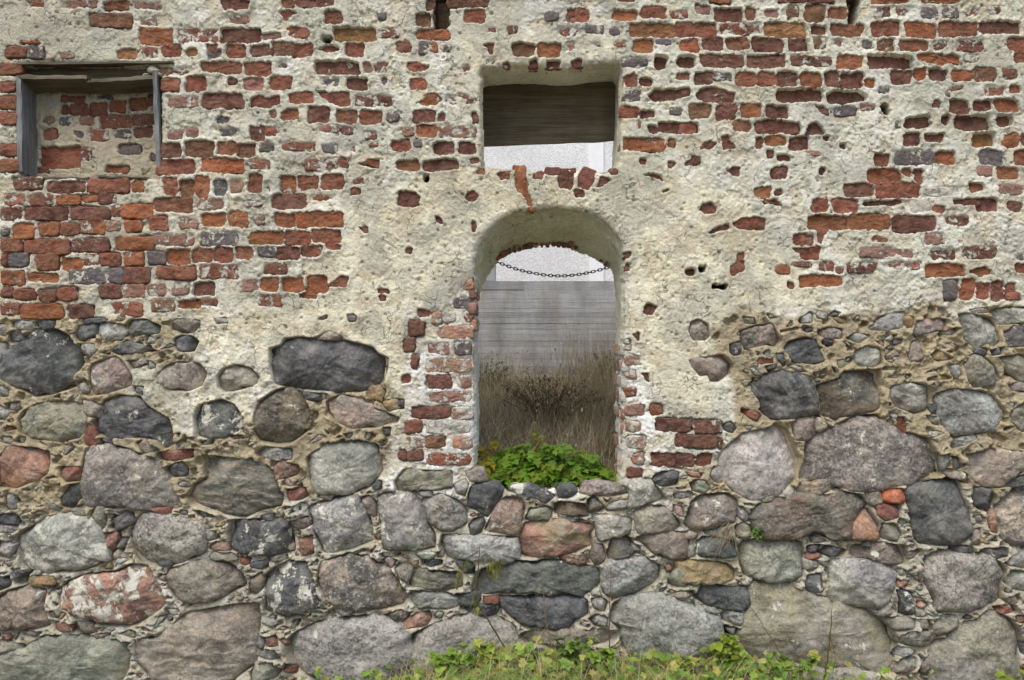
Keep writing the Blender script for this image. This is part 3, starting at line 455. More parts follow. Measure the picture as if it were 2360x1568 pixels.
'12': """K 375 190 440 115 580 125 755 125 755 235 600 250 380 265;k 880 300 900 240 960 215 1060 215 1120 270 1080 350 1000 440 940 385 885 370;l 780 220 850 180 880 220 850 300 800 270;m 865 140 930 100 990 110 995 190 900 190;k2 1145 245 1220 220 1330 225 1480 290 1410 330 1320 290 1150 270;k 1485 250 1520 225 1610 225 1640 270 1600 300 1500 315;p1 1650 280 1690 215 1800 205 1960 235 1980 280 1830 295;l2 1990 380 2000 230 2020 180 2130 180 2260 320 2150 335 2070 370;k 2175 150 2220 125 2330 135 2320 215 2210 220 2150 180
g3 255 310 310 285 480 270 540 340 600 480 640 560 640 650 500 665 300 660 290 560 265 440;m 140 310 200 300 235 340 240 440 190 420;g 555 350 580 310 690 285 790 320 860 400 860 480 800 510 740 530 620 490 580 420;k 885 500 920 455 980 450 995 490 960 550 900 560;v 1000 510 1060 410 1130 310 1240 320 1270 390 1240 480 1230 540 1180 560 1000 530
n1 1280 440 1310 390 1420 370 1470 400 1440 460 1290 465;b 1470 360 1520 340 1690 350 1710 440 1560 430 1480 420;m 1700 330 1760 300 1820 370 1800 400 1720 425;k 1500 435 1600 435 1700 470 1600 480 1520 460;g1 1830 380 1880 340 1980 330 1980 390 1850 400;l2 1740 430 1900 440 2010 460 1990 570 1790 615 1770 560;n 2035 410 2120 370 2220 370 2340 470 2340 510 2270 540 2060 550 2040 480
R 1235 620 1270 500 1320 480 1500 465 1560 480 1720 500 1750 520 1720 580 1730 640 1600 690 1480 710 1300 720 1235 700;l1 690 650 710 570 870 570 1100 580 1220 590 1225 700 1130 750 1000 740 750 730;m 2030 610 2100 560 2230 545 2400 560 2400 740 2280 735 2160 690 2080 630;b 1840 690 1870 610 1960 580 2010 600 2035 690 1950 720 1850 735;m 1720 720 1750 640 1810 640 1830 720 1770 790;s 1510 720 1540 700 1700 730 1710 770 1640 780 1520 740
k 920 960 950 830 1100 760 1250 750 1360 760 1420 740 1560 760 1760 810 1790 880 1750 930 1650 975 1540 970 1460 975 1330 955 1160 970 1000 975;K 460 870 500 800 700 820 820 830 830 930 680 950 570 920 470 925;g 460 990 500 955 700 965 790 985 800 1060 690 1075 540 1065 480 1030;k 795 970 960 970 960 1020 900 1045 800 1035;k 820 1050 900 1047 1100 1050 1105 1130 1000 1130 830 1085
k 1085 1030 1110 1000 1330 990 1500 995 1600 980 1690 1030 1700 1120 1620 1140 1560 1200 1490 1215 1280 1200 1180 1130 1100 1060;g1 1800 900 1830 790 1880 750 2080 720 2200 790 2190 870 2050 970 1900 995 1820 960;k 555 745 700 735 690 770 560 780;k 780 750 890 750 920 790 920 850 860 820;p 370 800 410 760 490 810 450 890 400 860;g 270 690 400 675 405 710 290 715;p 275 740 330 720 390 740 340 790;l 510 700 560 690 660 685 620 730 540 730
L 470 1330 510 1250 660 1190 800 1130 950 1110 1080 1150 1180 1200 1200 1300 1100 1400 900 1420 700 1600 500 1560 480 1400;s 415 1170 470 1130 600 1095 620 1140 580 1190 430 1205;b 290 1120 400 1085 490 1100 430 1140 340 1145
L 1870 1130 1900 1050 2000 1000 2200 985 2400 1060 2590 1130 2640 1240 2600 1370 2360 1500 2150 1480 2000 1400 1950 1330 1940 1230 1870 1170;g 1710 1150 1770 1120 1840 1140 1830 1190 1760 1200;m 1230 1270 1300 1230 1650 1230 1930 1240 1940 1270 1850 1320 1600 1330 1300 1320;g 1730 1010 1800 1000 1840 1040 1820 1100 1750 1070;l 1720 950 1780 930 1800 990 1740 990;n1 2260 900 2290 840 2340 790 2400 800 2400 920 2300 930;s 2240 800 2280 770 2290 820 2260 830;p -20 1080 80 1060 110 1090 50 1120 -20 1110;l 2020 640 2060 640 2070 700 2030 690;k 210 220 250 190 275 200 270 240 220 250;l 500 265 620 255 630 290 540 290;n 40 690 150 660 180 680 60 705;s 230 560 270 560 270 600 240 600;p 2300 360 2360 370 2360 440 2300 400;m 665 680 700 670 710 710 670 715;r 985 995 1105 990 1080 1035 990 1035""",
'22': """l 190 150 220 95 265 100 275 200 220 190;n 50 210 90 185 150 190 190 240 150 270 70 260;p2 20 480 60 350 140 290 300 280 370 330 385 420 360 470 230 520 110 535 40 510;v 795 250 830 200 980 195 1050 195 1100 250 1000 265 930 290 810 285;g 690 260 740 225 780 240 770 290 700 285;n 525 315 600 295 660 300 640 325 560 335
B 470 440 530 360 680 310 790 300 1000 300 1080 270 1200 290 1280 350 1240 420 1180 480 1160 600 1050 590 940 560 760 580 560 570 530 510;s 1170 480 1220 420 1290 390 1330 460 1360 500 1330 590 1180 595;n 1270 280 1310 250 1380 250 1380 340 1320 355 1280 320;q 1390 280 1420 255 1520 245 1535 330 1450 345 1390 330
k1 1540 260 1620 220 1820 180 1900 200 1930 300 1970 400 1970 540 1940 580 1880 620 1650 620 1600 560 1590 440;p 1975 20 2100 -20 2360 0 2400 60 2300 160 2200 230 2080 220 1990 150;m 1790 130 1830 105 1950 140 1980 210 1850 170;g 1780 20 1830 0 1845 80 1800 110;k 1848 20 1900 30 1920 100 1870 100;k 2005 300 2030 240 2130 245 2180 320 2160 390 2080 400 2010 350;P 2180 380 2260 290 2400 220 2400 620 2280 630 2210 580 2190 470;k 2210 200 2300 170 2400 140 2400 210 2220 230;r 1340 370 1400 350 1510 360 1500 430 1400 460 1350 420;n 1360 560 1390 490 1470 490 1520 560 1480 610 1390 590
m 370 500 420 485 490 510 490 560 440 590 380 580;l 390 370 420 370 470 450 430 480 390 440;k2 100 640 150 580 250 590 370 620 370 720 130 715;G 400 650 430 620 560 590 720 590 820 630 840 740 830 840 740 900 640 890 570 870 440 850 410 750;k 885 590 910 570 1015 605 900 620;k 870 650 930 635 970 640 940 690 880 675;k 950 690 1000 640 1150 680 1110 720 970 705;m2 1150 650 1330 625 1540 640 1550 770 1450 770 1310 740 1200 720;r 860 700 940 700 980 725 870 738;l 850 740 950 755 960 790 890 830 850 790
l 1035 830 1050 750 1200 740 1370 760 1470 840 1450 960 1420 1030 1340 1080 1220 1070 1010 1030 1040 930;k2 860 920 870 850 960 840 980 960 870 965;G1 1690 720 1800 670 1870 690 2100 720 2180 760 2230 830 2200 920 2210 1010 2050 1070 1850 1090 1770 1090 1740 1000 1700 900;k 1820 660 1860 640 2000 635 2020 690 1920 700;k 2030 690 2060 660 2250 660 2260 700 2130 740;k 1480 960 1520 940 1590 970 1610 1090 1560 1130 1510 1110 1510 1020;s 1470 890 1500 880 1580 890 1540 930 1490 920;m 1400 1140 1480 1140 1620 1150 1610 1210 1480 1230 1430 1180;m 1635 1150 1710 1150 1710 1215 1640 1215
p 1350 1110 1400 1040 1450 1040 1450 1110 1380 1130;n 1715 1190 1800 1120 1890 1130 1910 1190 1850 1260 1760 1250;n 1480 1290 1600 1230 1780 1230 1790 1275 1690 1345 1500 1320;n 1700 1430 1760 1320 1880 1260 2000 1180 2100 1110 2170 1110 2280 1170 2330 1240 2350 1330 2330 1450 2380 1620 1740 1640 1730 1500;g 1480 1400 1520 1340 1620 1380 1620 1405 1500 1408;p 1480 1470 1560 1412 1620 1422 1620 1480 1530 1540 1480 1520;m 1630 1500 1680 1440 1710 1500 1690 1530 1640 1530
g 520 1452 900 1484 1000 1504 1170 1506 1388 1540 1380 1640 520 1640;Y 460 1130 480 960 520 900 580 890 700 920 880 980 1100 1050 1290 1100 1440 1180 1450 1240 1480 1310 1440 1520 1390 1535 1170 1500 1000 1500 900 1480 540 1450 430 1300
k 90 1000 150 930 240 910 330 940 450 930 470 990 450 1080 330 1080 180 1050;g 265 1120 300 1090 430 1110 420 1200 290 1160;g 140 1060 220 1065 270 1100 230 1110 150 1090;p 2210 1010 2310 970 2340 1010 2280 1040;r 2160 1070 2290 1050 2330 1100 2200 1105;l2 2230 890 2280 810 2400 830 2400 950 2280 940;l 2220 750 2400 660 2400 800 2260 770;o1 -40 770 100 740 300 770 370 820 350 880 180 900 -40 920;m -40 960 80 955 90 1000 -40 1005;p 0 580 50 540 110 560 80 600 20 600;g 30 650 95 640 90 720 40 720;g 150 545 250 530 240 560 170 560;m 1615 1090 1680 1090 1690 1130 1620 1130;s 1630 1040 1690 1030 1700 1060 1640 1065;s 2110 400 2170 400 2180 550 2140 540;m 1980 590 2000 540 2060 520 2060 640 1990 630;k 1250 610 1290 600 1300 640 1250 650;l 1170 1540 1380 1545 1380 1600 1170 1600;s 20 130 140 140 120 165 60 160;m 1555 690 1640 655 1640 690 1570 740;m 2230 930 2290 920 2280 965 2230 960;r 2310 1130 2400 1130 2400 1170 2310 1165""",
}
HOLES = [(1670.0, 1442.0, 1706, 1448, 1707, 1468, 1675, 1468)]   # deep black gap between the foot boulders
# ---------------------------------------------------------------- colours (linear albedo)
BC = dict(o=(.325, .115, .050), r=(.245, .090, .054), d=(.16, .067, .050), b=(.19, .095, .052), k=(.125, .12, .122),
          j=(.45, .25, .17), p=(.31, .165, .13), y=(.31, .15, .062), w=(.56, .54, .46))
# stone kinds: base, second colour, (streak, speckle, lichen)
SC = dict(k=((0.062, 0.067, 0.075), (0.129, 0.130, 0.132), (.8, .15, .08)), g=((0.23, 0.23, 0.225), (0.34, 0.335, 0.315), (.35, .7, .2)),
          l=((0.44, 0.43, 0.395), (0.29, 0.285, 0.27), (.35, .6, .3)), p=((0.38, 0.285, 0.245), (0.27, 0.25, 0.225), (.45, .6, .15)),
          m=((0.225, 0.18, 0.155), (0.28, 0.25, 0.215), (.4, .4, .1)), n=((0.30, 0.27, 0.205), (0.23, 0.225, 0.195), (.45, .5, .45)),
          o=((0.373, 0.262, 0.141), (0.257, 0.198, 0.115), (.3, .3, .2)), b=((0.193, 0.152, 0.105), (0.092, 0.088, 0.083), (.6, .25, .25)),
          r=((0.265, 0.105, 0.072), (0.20, 0.09, 0.07), (.2, .2, .1)), s=((0.373, 0.201, 0.146), (0.245, 0.138, 0.109), (.3, .5, .15)),
          P=((0.38, 0.31, 0.275), (0.17, 0.165, 0.158), (.85, .8, .1)), K=((0.106, 0.110, 0.105), (0.208, 0.198, 0.161), (.9, .25, .35)),
          G=((0.24, 0.24, 0.22), (0.36, 0.345, 0.30), (.6, .9, .4)), S=((0.33, 0.25, 0.205), (0.12, 0.117, 0.112), (.55, .8, .1)),
          L=((0.40, 0.39, 0.365), (0.25, 0.245, 0.235), (.35, .8, .15)), T=((0.38, 0.33, 0.265), (0.27, 0.245, 0.195), (1.0, .5, .2)),
          U=((0.33, 0.325, 0.275), (0.25, 0.245, 0.21), (.9, .4, .45)), Y=((0.33, 0.325, 0.295), (0.31, 0.265, 0.18), (.5, .4, .62)),
          B=((0.21, 0.15, 0.115), (0.125, 0.115, 0.105), (.5, .3, .15)), R=((0.36, 0.195, 0.145), (0.33, 0.25, 0.15), (.3, .35, .4)),
          q=((0.448, 0.146, 0.070), (0.306, 0.102, 0.058), (.15, .2, .05)), v=((0.423, 0.299, 0.223), (0.245, 0.210, 0.179), (.7, .6, .1)))
rg = np.random.default_rng(7)
def parse(txt, off, tol=3.0):
    out = []
    for e in txt.replace('\n', ';').split(';'):
        t = e.split()
        if len(t) < 5: continue
        q = np.array([float(x) for x in t[1:]]).reshape(-1, 2) / tol + np.array(off)
        out.append((t[0], q))
    return out
def crisp(P):
    P = np.asarray(P, float); Q = np.roll(P, -1, 0)
    return np.stack([0.92 * P + 0.08 * Q, 0.08 * P + 0.92 * Q], 1).reshape(-1, 2)
bricks = []
for k, txt in BRICKS.items():
    for code, q in parse(txt, TILES[k]):
        if len(q) == 2:
            e = 1.2 if 'w' not in code else 1.0
            P = rect_poly(q[0, 0] - e, q[0, 1] - e, q[1, 0] + e, q[1, 1] + e, rg)
        else: P = crisp(q)
        bricks.append([code, chaikin(P, 2) if len(q) == 2 else P])
stones = [[code, crisp(q + (q - q.mean(0)) * 0.055 + 2.2 * np.sign(q - q.mean(0)))] for k, txt in STONES.items() for code, q in parse(txt, TILES[k])]

# ---------------------------------------------------------------- openings in the wall face
ARCH = chaikin([(1093, 1136), (1092, 1000), (1090, 900), (1090, 800), (1092, 700), (1093, 640), (1095, 600), (1103, 568), (1118, 540), (1140, 516), (1170, 496),
        (1210, 484), (1265, 479), (1320, 481), (1365, 492), (1400, 513), (1425, 541), (1438, 575), (1441, 620), (1440, 700), (1440, 780), (1440, 850),
        (1437, 950), (1433, 1050), (1430, 1136)], 1, closed=False)
ARCH_R = chaikin([(1097, 1136), (1097, 1000), (1097, 900), (1097, 800), (1097, 720), (1097, 680), (1104, 652), (1116, 628), (1132, 604), (1146, 586), (1164, 572),
        (1200, 560), (1262, 548), (1305, 551), (1338, 560), (1371, 575), (1400, 588), (1424, 605), (1436, 626), (1440, 700), (1440, 780), (1440, 850),
        (1440, 950), (1440, 1050), (1440, 1136)], 1, closed=False)
WIN = chaikin([(1106, 168), (1112, 157), (1140, 156), (1180, 152), (1232, 150), (1262, 156), (1300, 158), (1340, 153), (1380, 147), (1424, 145), (1434, 152), (1436, 170),
       (1434, 250), (1430, 330), (1424, 386), (1400, 398), (1360, 399), (1320, 393), (1290, 393), (1240, 401), (1210, 393), (1150, 389), (1112, 388), (1109, 380), (1107, 300)], 1)
NICHE_O = np.array([(38, 160), (40, 147), (120, 144), (260, 146), (366, 150), (370, 200), (370, 300), (370, 396), (362, 410), (240, 413), (90, 411), (46, 408), (40, 300)], float)
THICK = 0.5
# ---------------------------------------------------------------- zones of the wall face
Z_SMOOTH = [(1090, 20), (1180, 90), (1440, 90), (1440, 330), (1500, 380), (1640, 420), (1800, 560), (1900, 650), (2010, 690), (1760, 730), (1640, 800), (1640, 900), (1700, 1010), (1520, 940),
            (1460, 780), (1440, 560), (1265, 470), (1093, 560), (1085, 640), (950, 730), (920, 900), (640, 790), (500, 770), (430, 720), (760, 690), (800, 560), (790, 480),
            (900, 440), (1000, 400), (1090, 390), (1100, 160), (1040, 100)]
Z_CREAMST = [(430, 730), (640, 790), (700, 900), (640, 880), (560, 1010), (440, 1010), (360, 950), (280, 890), (290, 840), (420, 840)]
Z_SAND = [(-400, 735), (290, 725), (420, 730), (430, 820), (290, 840), (280, 890), (380, 960), (440, 1020), (560, 1010), (650, 890), (880, 890), (910, 960), (880, 1110), (700, 1150), (-400, 1210)]
Z_SAND2 = [(1640, 770), (1720, 722), (1960, 725), (2800, 700), (2800, 1130), (1750, 1130), (1560, 1120), (1690, 1030), (1690, 870)]
Z_STONE = [(-400, 735), (290, 722), (430, 740), (620, 800), (640, 900), (870, 900), (900, 1000), (870, 1110), (1090, 1125), (1440, 1125), (1530, 1080), (1690, 1020),
           (1690, 870), (1640, 770), (1720, 722), (1960, 725), (2800, 700), (2800, 1900), (-400, 1900)]
Z_WHITE = [(1085, 640), (1050, 690), (960, 840), (945, 940), (885, 1050), (872, 1130), (1000, 1150), (1092, 1140), (1100, 1128), (1420, 1128), (1440, 1150), (1560, 1140), (1520, 1060), (1500, 930), (1470, 800), (1440, 770), (1420, 900), (1420, 1130), (1100, 1130)]
Z_CEM = [(-400, -300), (335, -300), (330, 130), (260, 100), (120, 132), (-400, 130)]
Z_CEM2 = [(1120, -300), (1440, -300), (1420, 25), (1240, 45), (1130, 55)]
Z_CEM3 = [(1035, 610), (1092, 592), (1092, 650), (1040, 690), (1000, 730), (960, 720), (1010, 670)]
Z_BARE = [(-400, 400), (300, 440), (400, 560), (420, 640), (330, 735), (-400, 735)]
C_GREY, C_CREAM, C_SAND, C_LOW, C_WHITE, C_CEM, C_BARE = map(np.array, ((.665, .65, .525), (.735, .69, .51), (.40, .325, .195), (.44, .40, .305), (.82, .81, .765), (.40, .39, .315), (.55, .48, .34)))

def build_fields(us, vs, zone=True):
    U, V = np.meshgrid(us, vs, indexing='ij'); U = U.astype(np.float32); V = V.astype(np.float32)
    wx = fbm(U, V, 60, 4, 11) * 16; wy = fbm(U, V, 60, 4, 21) * 16
    z = {}
    # zone weights on a coarse lattice would show steps, so they are evaluated on every third line and interpolated
    su = us[::4]; sv = vs[::4]
    CU, CV = np.meshgrid(su, sv, indexing='ij'); cw = fbm(CU, CV, 70, 4, 31) * 22
    def weight(poly, soft):
        w_ = sstep(soft, -soft, sd_poly(CU.astype(np.float32), CV.astype(np.float32), poly) + cw)
        iu = np.interp(us, su, np.arange(len(su))); iv = np.interp(vs, sv, np.arange(len(sv)))
        i0 = np.minimum(iu.astype(int), len(su) - 2); j0 = np.minimum(iv.astype(int), len(sv) - 2)
        fu = (iu - i0)[:, None]; fv = (iv - j0)[None, :]
        a = w_[np.ix_(i0, j0)]; b = w_[np.ix_(i0 + 1, j0)]; c = w_[np.ix_(i0, j0 + 1)]; d = w_[np.ix_(i0 + 1, j0 + 1)]
        return (a * (1 - fu) + b * fu) * (1 - fv) + (c * (1 - fu) + d * fu) * fv
    zs = dict(smooth=weight(Z_SMOOTH, 16), creamst=weight(Z_CREAMST, 20), sand=np.maximum(weight(Z_SAND, 14), weight(Z_SAND2, 14)), stone=weight(Z_STONE, 12), white=weight(Z_WHITE, 12),
              cem=np.maximum(np.maximum(weight(Z_CEM, 14), weight(Z_CEM2, 8)), weight(Z_CEM3, 6)), bare=weight(Z_BARE, 20))
    low = np.clip(zs['stone'] - zs['sand'] - zs['creamst'], 0, 1)
    # relief
    Hs = 5 * fbm(U, V, 260, 3, 41) + 2.0 * fbm(U, V, 90, 2, 45)
    Hs = Hs + 3 * zs['smooth'] + 2 * zs['creamst'] - 1 * zs['sand'] - 6 * low * (1 - zs['white']) - 3 * zs['bare'] - 2 * zs['white']
    rough = 0.85 + 0 * U
    rough = rough * (1 - zs['smooth'] * 0.54) * (1 - zs['cem'] * 0.55) * (1 + 1.1 * zs['sand']) * (1 + 1.5 * low) * (1 - .15 * zs['white'])
    f = 1.5 * fbm(U, V, 30, 2, 51, 0.6) + 1.2 * fbm(U, V, 10, 2, 55, 0.7) + 0.9 * vnoise(U / 4.6, V / 4.6, 58) + 0.75 * vnoise(U / 2.7, V / 2.7, 59)
    f -= 2.2 * (np.abs(fbm(U + wx * .3, V + wy * .3, 26, 3, 57, .6)) - .4) - 1.3 * (np.abs(fbm(U, V, 11, 2, 157, .6)) - .4)
    f1, f2, fv = worley(U + wx * .8, V + wy * .8, 12, 61)
    f += (1.4 - 2.6 * f1) * 0.8                                        # crumbly lumps
    g1, g2, gv = worley(U + wx, V + wy, 46, 63)
    f += (zs['sand'] + 0.7 * low) * (4.5 - 9 * g1)                      # bigger lumps of bedding mortar
    f += rough * 0 + 0.8 * sstep(.6, .9, fv)
    patch = 0.45 + 1.0 * sstep(-.45, .5, fbm(U + wx, V + wy, 110, 4, 65, .6))
    H = Hs + 0.66 * rough * f * patch + 0.5 * (vnoise(U / 2.3, V / 2.3, 60) + vnoise(U / 3.6, V / 3.6, 160))
    # broken skins of plaster: ragged steps
    n1 = fbm(U + wx * .4, V + wy * .4, 75, 5, 71, 0.6)
    H += (1.8 * sstep(0.10, 0.15, n1) - 2.6 * sstep(-0.28, -0.22, n1 * -1 - .0) * 0) * (1 - .3 * zs['smooth'])
    n2 = fbm(U - wx * .4, V + wy * .4, 48, 5, 81, 0.62)
    H -= 2.6 * sstep(0.34, 0.40, n2) * (1 - 0.5 * zs['smooth'])
    # hollows where pebbles fell out of the bedding mortar
    h1, _, hv = worley(U + wx * .6, V + wy * .6, 30, 92)
    H -= 15 * sstep(.36, .22, h1 + .10 * fbm(U, V, 9, 3, 94)) * (hv > .62) * np.clip(zs['sand'] + .55 * low * (1 - zs['white']), 0, 1)
    # little pits
    p1, _, pv = worley(U, V, 21, 91)
    H -= 5.0 * sstep(0.20, 0.10, p1 + 0.05 * vnoise(U / 4, V / 4, 93)) * (pv > 0.80)
    H -= 2.4 * sstep(0.14, 0.05, worley(U, V, 11, 95)[0]) * (vnoise(U / 60, V / 60, 97) > 0.1)
    if zone:
        ap = np.array(list(ARCH)); 
        for poly in (ap, WIN, NICHE_O):
            lo, hi = poly.min(0) - 40, poly.max(0) + 40
            i0, i1 = np.searchsorted(us, (lo[0], hi[0])); j0, j1 = np.searchsorted(vs, (lo[1], hi[1]))
            sl = (slice(i0, i1), slice(j0, j1))
            d = sd_poly(U[sl], V[sl], poly) + 1.8 * fbm(U[sl], V[sl], 14, 3, 101)
            z_ = np.clip(1 - d / 13, 0, None)
            H[sl] -= 7 * np.minimum(z_, 1) ** 2 + 12 * np.clip(-d / 3, 0, 6)
            z.setdefault('open', np.full(U.shape, 99, np.float32))[sl] = np.minimum(z.setdefault('open', np.full(U.shape, 99, np.float32))[sl], d)
    # colour
    t = np.empty(U.shape + (3,), np.float32); t[:] = C_GREY
    def mixc(c, w_):
        t[:] = t + (c - t) * np.clip(w_, 0, 1)[..., None]
    mixc(C_BARE, zs['bare'] * .8); mixc(C_CREAM, np.maximum(zs['smooth'], zs['creamst'])); mixc(C_SAND, zs['sand'] * (0.70 + 0.3 * sstep(-.3, .3, n1)))
    mixc(C_LOW, low * .9); mixc(C_WHITE, zs['white'] * .9); mixc(C_CEM, zs['cem'] * .75)
    mixc(C_WHITE * np.array((.95, .945, .92)), 0.42 * sstep(0.15, 0.5, fbm(U, V, 40, 5, 111)) * (1 - zs['smooth'] * .6) * (1 - zs['sand'] * .7))
    mixc(np.array((.55, .47, .32)), 0.6 * sstep(0.34, 0.42, n2))       # fresher sandy mortar where the skin came off
    mixc(np.array((.52, .455, .31)), 0.45 * sstep(.05, .55, fbm(U, V, 130, 5, 121, .6)))
    mixc(np.array((.43, .42, .34)), 0.6 * sstep(.12, .42, fbm(U, V, 95, 6, 125, .62)) * (1 - .55 * zs['white']))
    mixc(C_SAND * np.array((1, 1, 1)), zs['sand'] * .75); mixc(np.array((.33, .28, .185)), .55 * np.maximum(zs['sand'], low * .6) * sstep(-.05, .35, fbm(U, V, 34, 5, 127, .62)))
    mixc(np.array((.50, .51, .35)), 0.35 * sstep(.25, .7, fbm(U, V, 120, 4, 131)) * sstep(500, 100, V))
    z.update(U=U, V=V, H=H, Hs=Hs, t=t, us=us, vs=vs, wx=wx, wy=wy, zs=zs, low=low)
    return z
def sample(z, key, u, v):
    us, vs = z['us'], z['vs']; A = z[key]
    iu = np.interp(u, us, np.arange(len(us))); iv = np.interp(v, vs, np.arange(len(vs)))
    i = np.minimum(iu.astype(int), len(us) - 2); j = np.minimum(iv.astype(int), len(vs) - 2)
    fu, fv = iu - i, iv - j
    return (A[i, j] * (1 - fu) + A[i + 1, j] * fu) * (1 - fv) + (A[i, j + 1] * (1 - fu) + A[i + 1, j + 1] * fu) * fv
def window(z, poly, pad):
    lo, hi = np.min(poly, 0) - pad, np.max(poly, 0) + pad
    i0, i1 = np.searchsorted(z['us'], (lo[0], hi[0])); j0, j1 = np.searchsorted(z['vs'], (lo[1], hi[1]))
    return (slice(i0, i1), slice(j0, j1))
FRONT = {'0': 2.2, '1': -2.6, '2': -7.0, '3': -16.0}
def cut_brick(z, code, poly):
    """opens the plaster over a brick; returns the level of the brick's face"""
    sl = window(z, poly, 14)
    if z['U'][sl].size < 4: return 0.0
    c = np.mean(poly, 0); hs = float(sample(z, 'Hs', np.array([c[0]]), np.array([c[1]]))[0])
    U, V = z['U'][sl], z['V'][sl]
    d = sd_poly(U + z['wx'][sl] * .20, V + z['wy'][sl] * .20, poly) + 2.0 * fbm(U, V, 11, 4, 141, .65)
    m = sstep(1.6, -1.6, d); H = z['H'][sl]
    if code[0] == 'x':
        z['H'][sl] = H * (1 - m) + m * (hs - (75 if code[1] == '3' else 45))
        z['t'][sl] += (np.array((.12, .075, .052)) - z['t'][sl]) * sstep(.35, .7, m)[..., None]     # bare brick tone inside, kept dark to paint in the hole's shade
        z.setdefault('drop', np.zeros(z['U'].shape, bool))[sl] |= m > .97
        return None
    fr = hs + FRONT[code[1]]
    if 'w' in code:
        fr = hs + (1.5 if code[1] == '0' else -2.0)
        mi = sstep(0.0, -7.0, d)
        z['H'][sl] = H - m * (2.4 + 2.6 * mi)
        z['t'][sl] += (np.array((.60, .585, .50)) - z['t'][sl]) * (0.6 * m)[..., None]
    else:
        e = np.clip(1 - np.abs(d - 4) / 7, 0, 1)
        if code[1] in '0': H = H - 1.0 * np.clip(1 - d / 9, 0, 1) * (d > 0)
        else: H = H + e * 1.3
        z['H'][sl] = H * (1 - m) + m * np.minimum(H, fr - 14)
        if code[1] in '12' and z['t'][sl].size:                          # limey rim round the fresh break
            z['t'][sl] += (np.array((.58, .555, .46)) - z['t'][sl]) * (0.4 * np.clip(1 - np.abs(d) / 9, 0, 1))[..., None]
    return fr
def cut_stone(z, poly, lap, big):
    sl = window(z, poly, 26)
    if z['U'][sl].size < 4: return 0.0, 0.0
    c = np.mean(poly, 0); hs = float(sample(z, 'Hs', np.array([c[0]]), np.array([c[1]]))[0]); lw = float(sample(z, 'low', np.array([c[0]]), np.array([c[1]]))[0])
    U, V = z['U'][sl], z['V'][sl]
    d = sd_poly(U, V, poly); H = z['H'][sl]
    n = fbm(U, V, 42, 3, 151)
    H = H + np.clip(1 - np.abs(d) / 16, 0, 1) * (5.0 * n - 0.3 * lw + 2.0)
    m = sstep(1.0, -5.0, d)
    z['H'][sl] = H * (1 - m) + m * (hs - 26)
    z.setdefault('deep', np.full(z['U'].shape, 99, np.float32))
    z['deep'][sl] = np.minimum(z['deep'][sl], d)
    return hs, lw

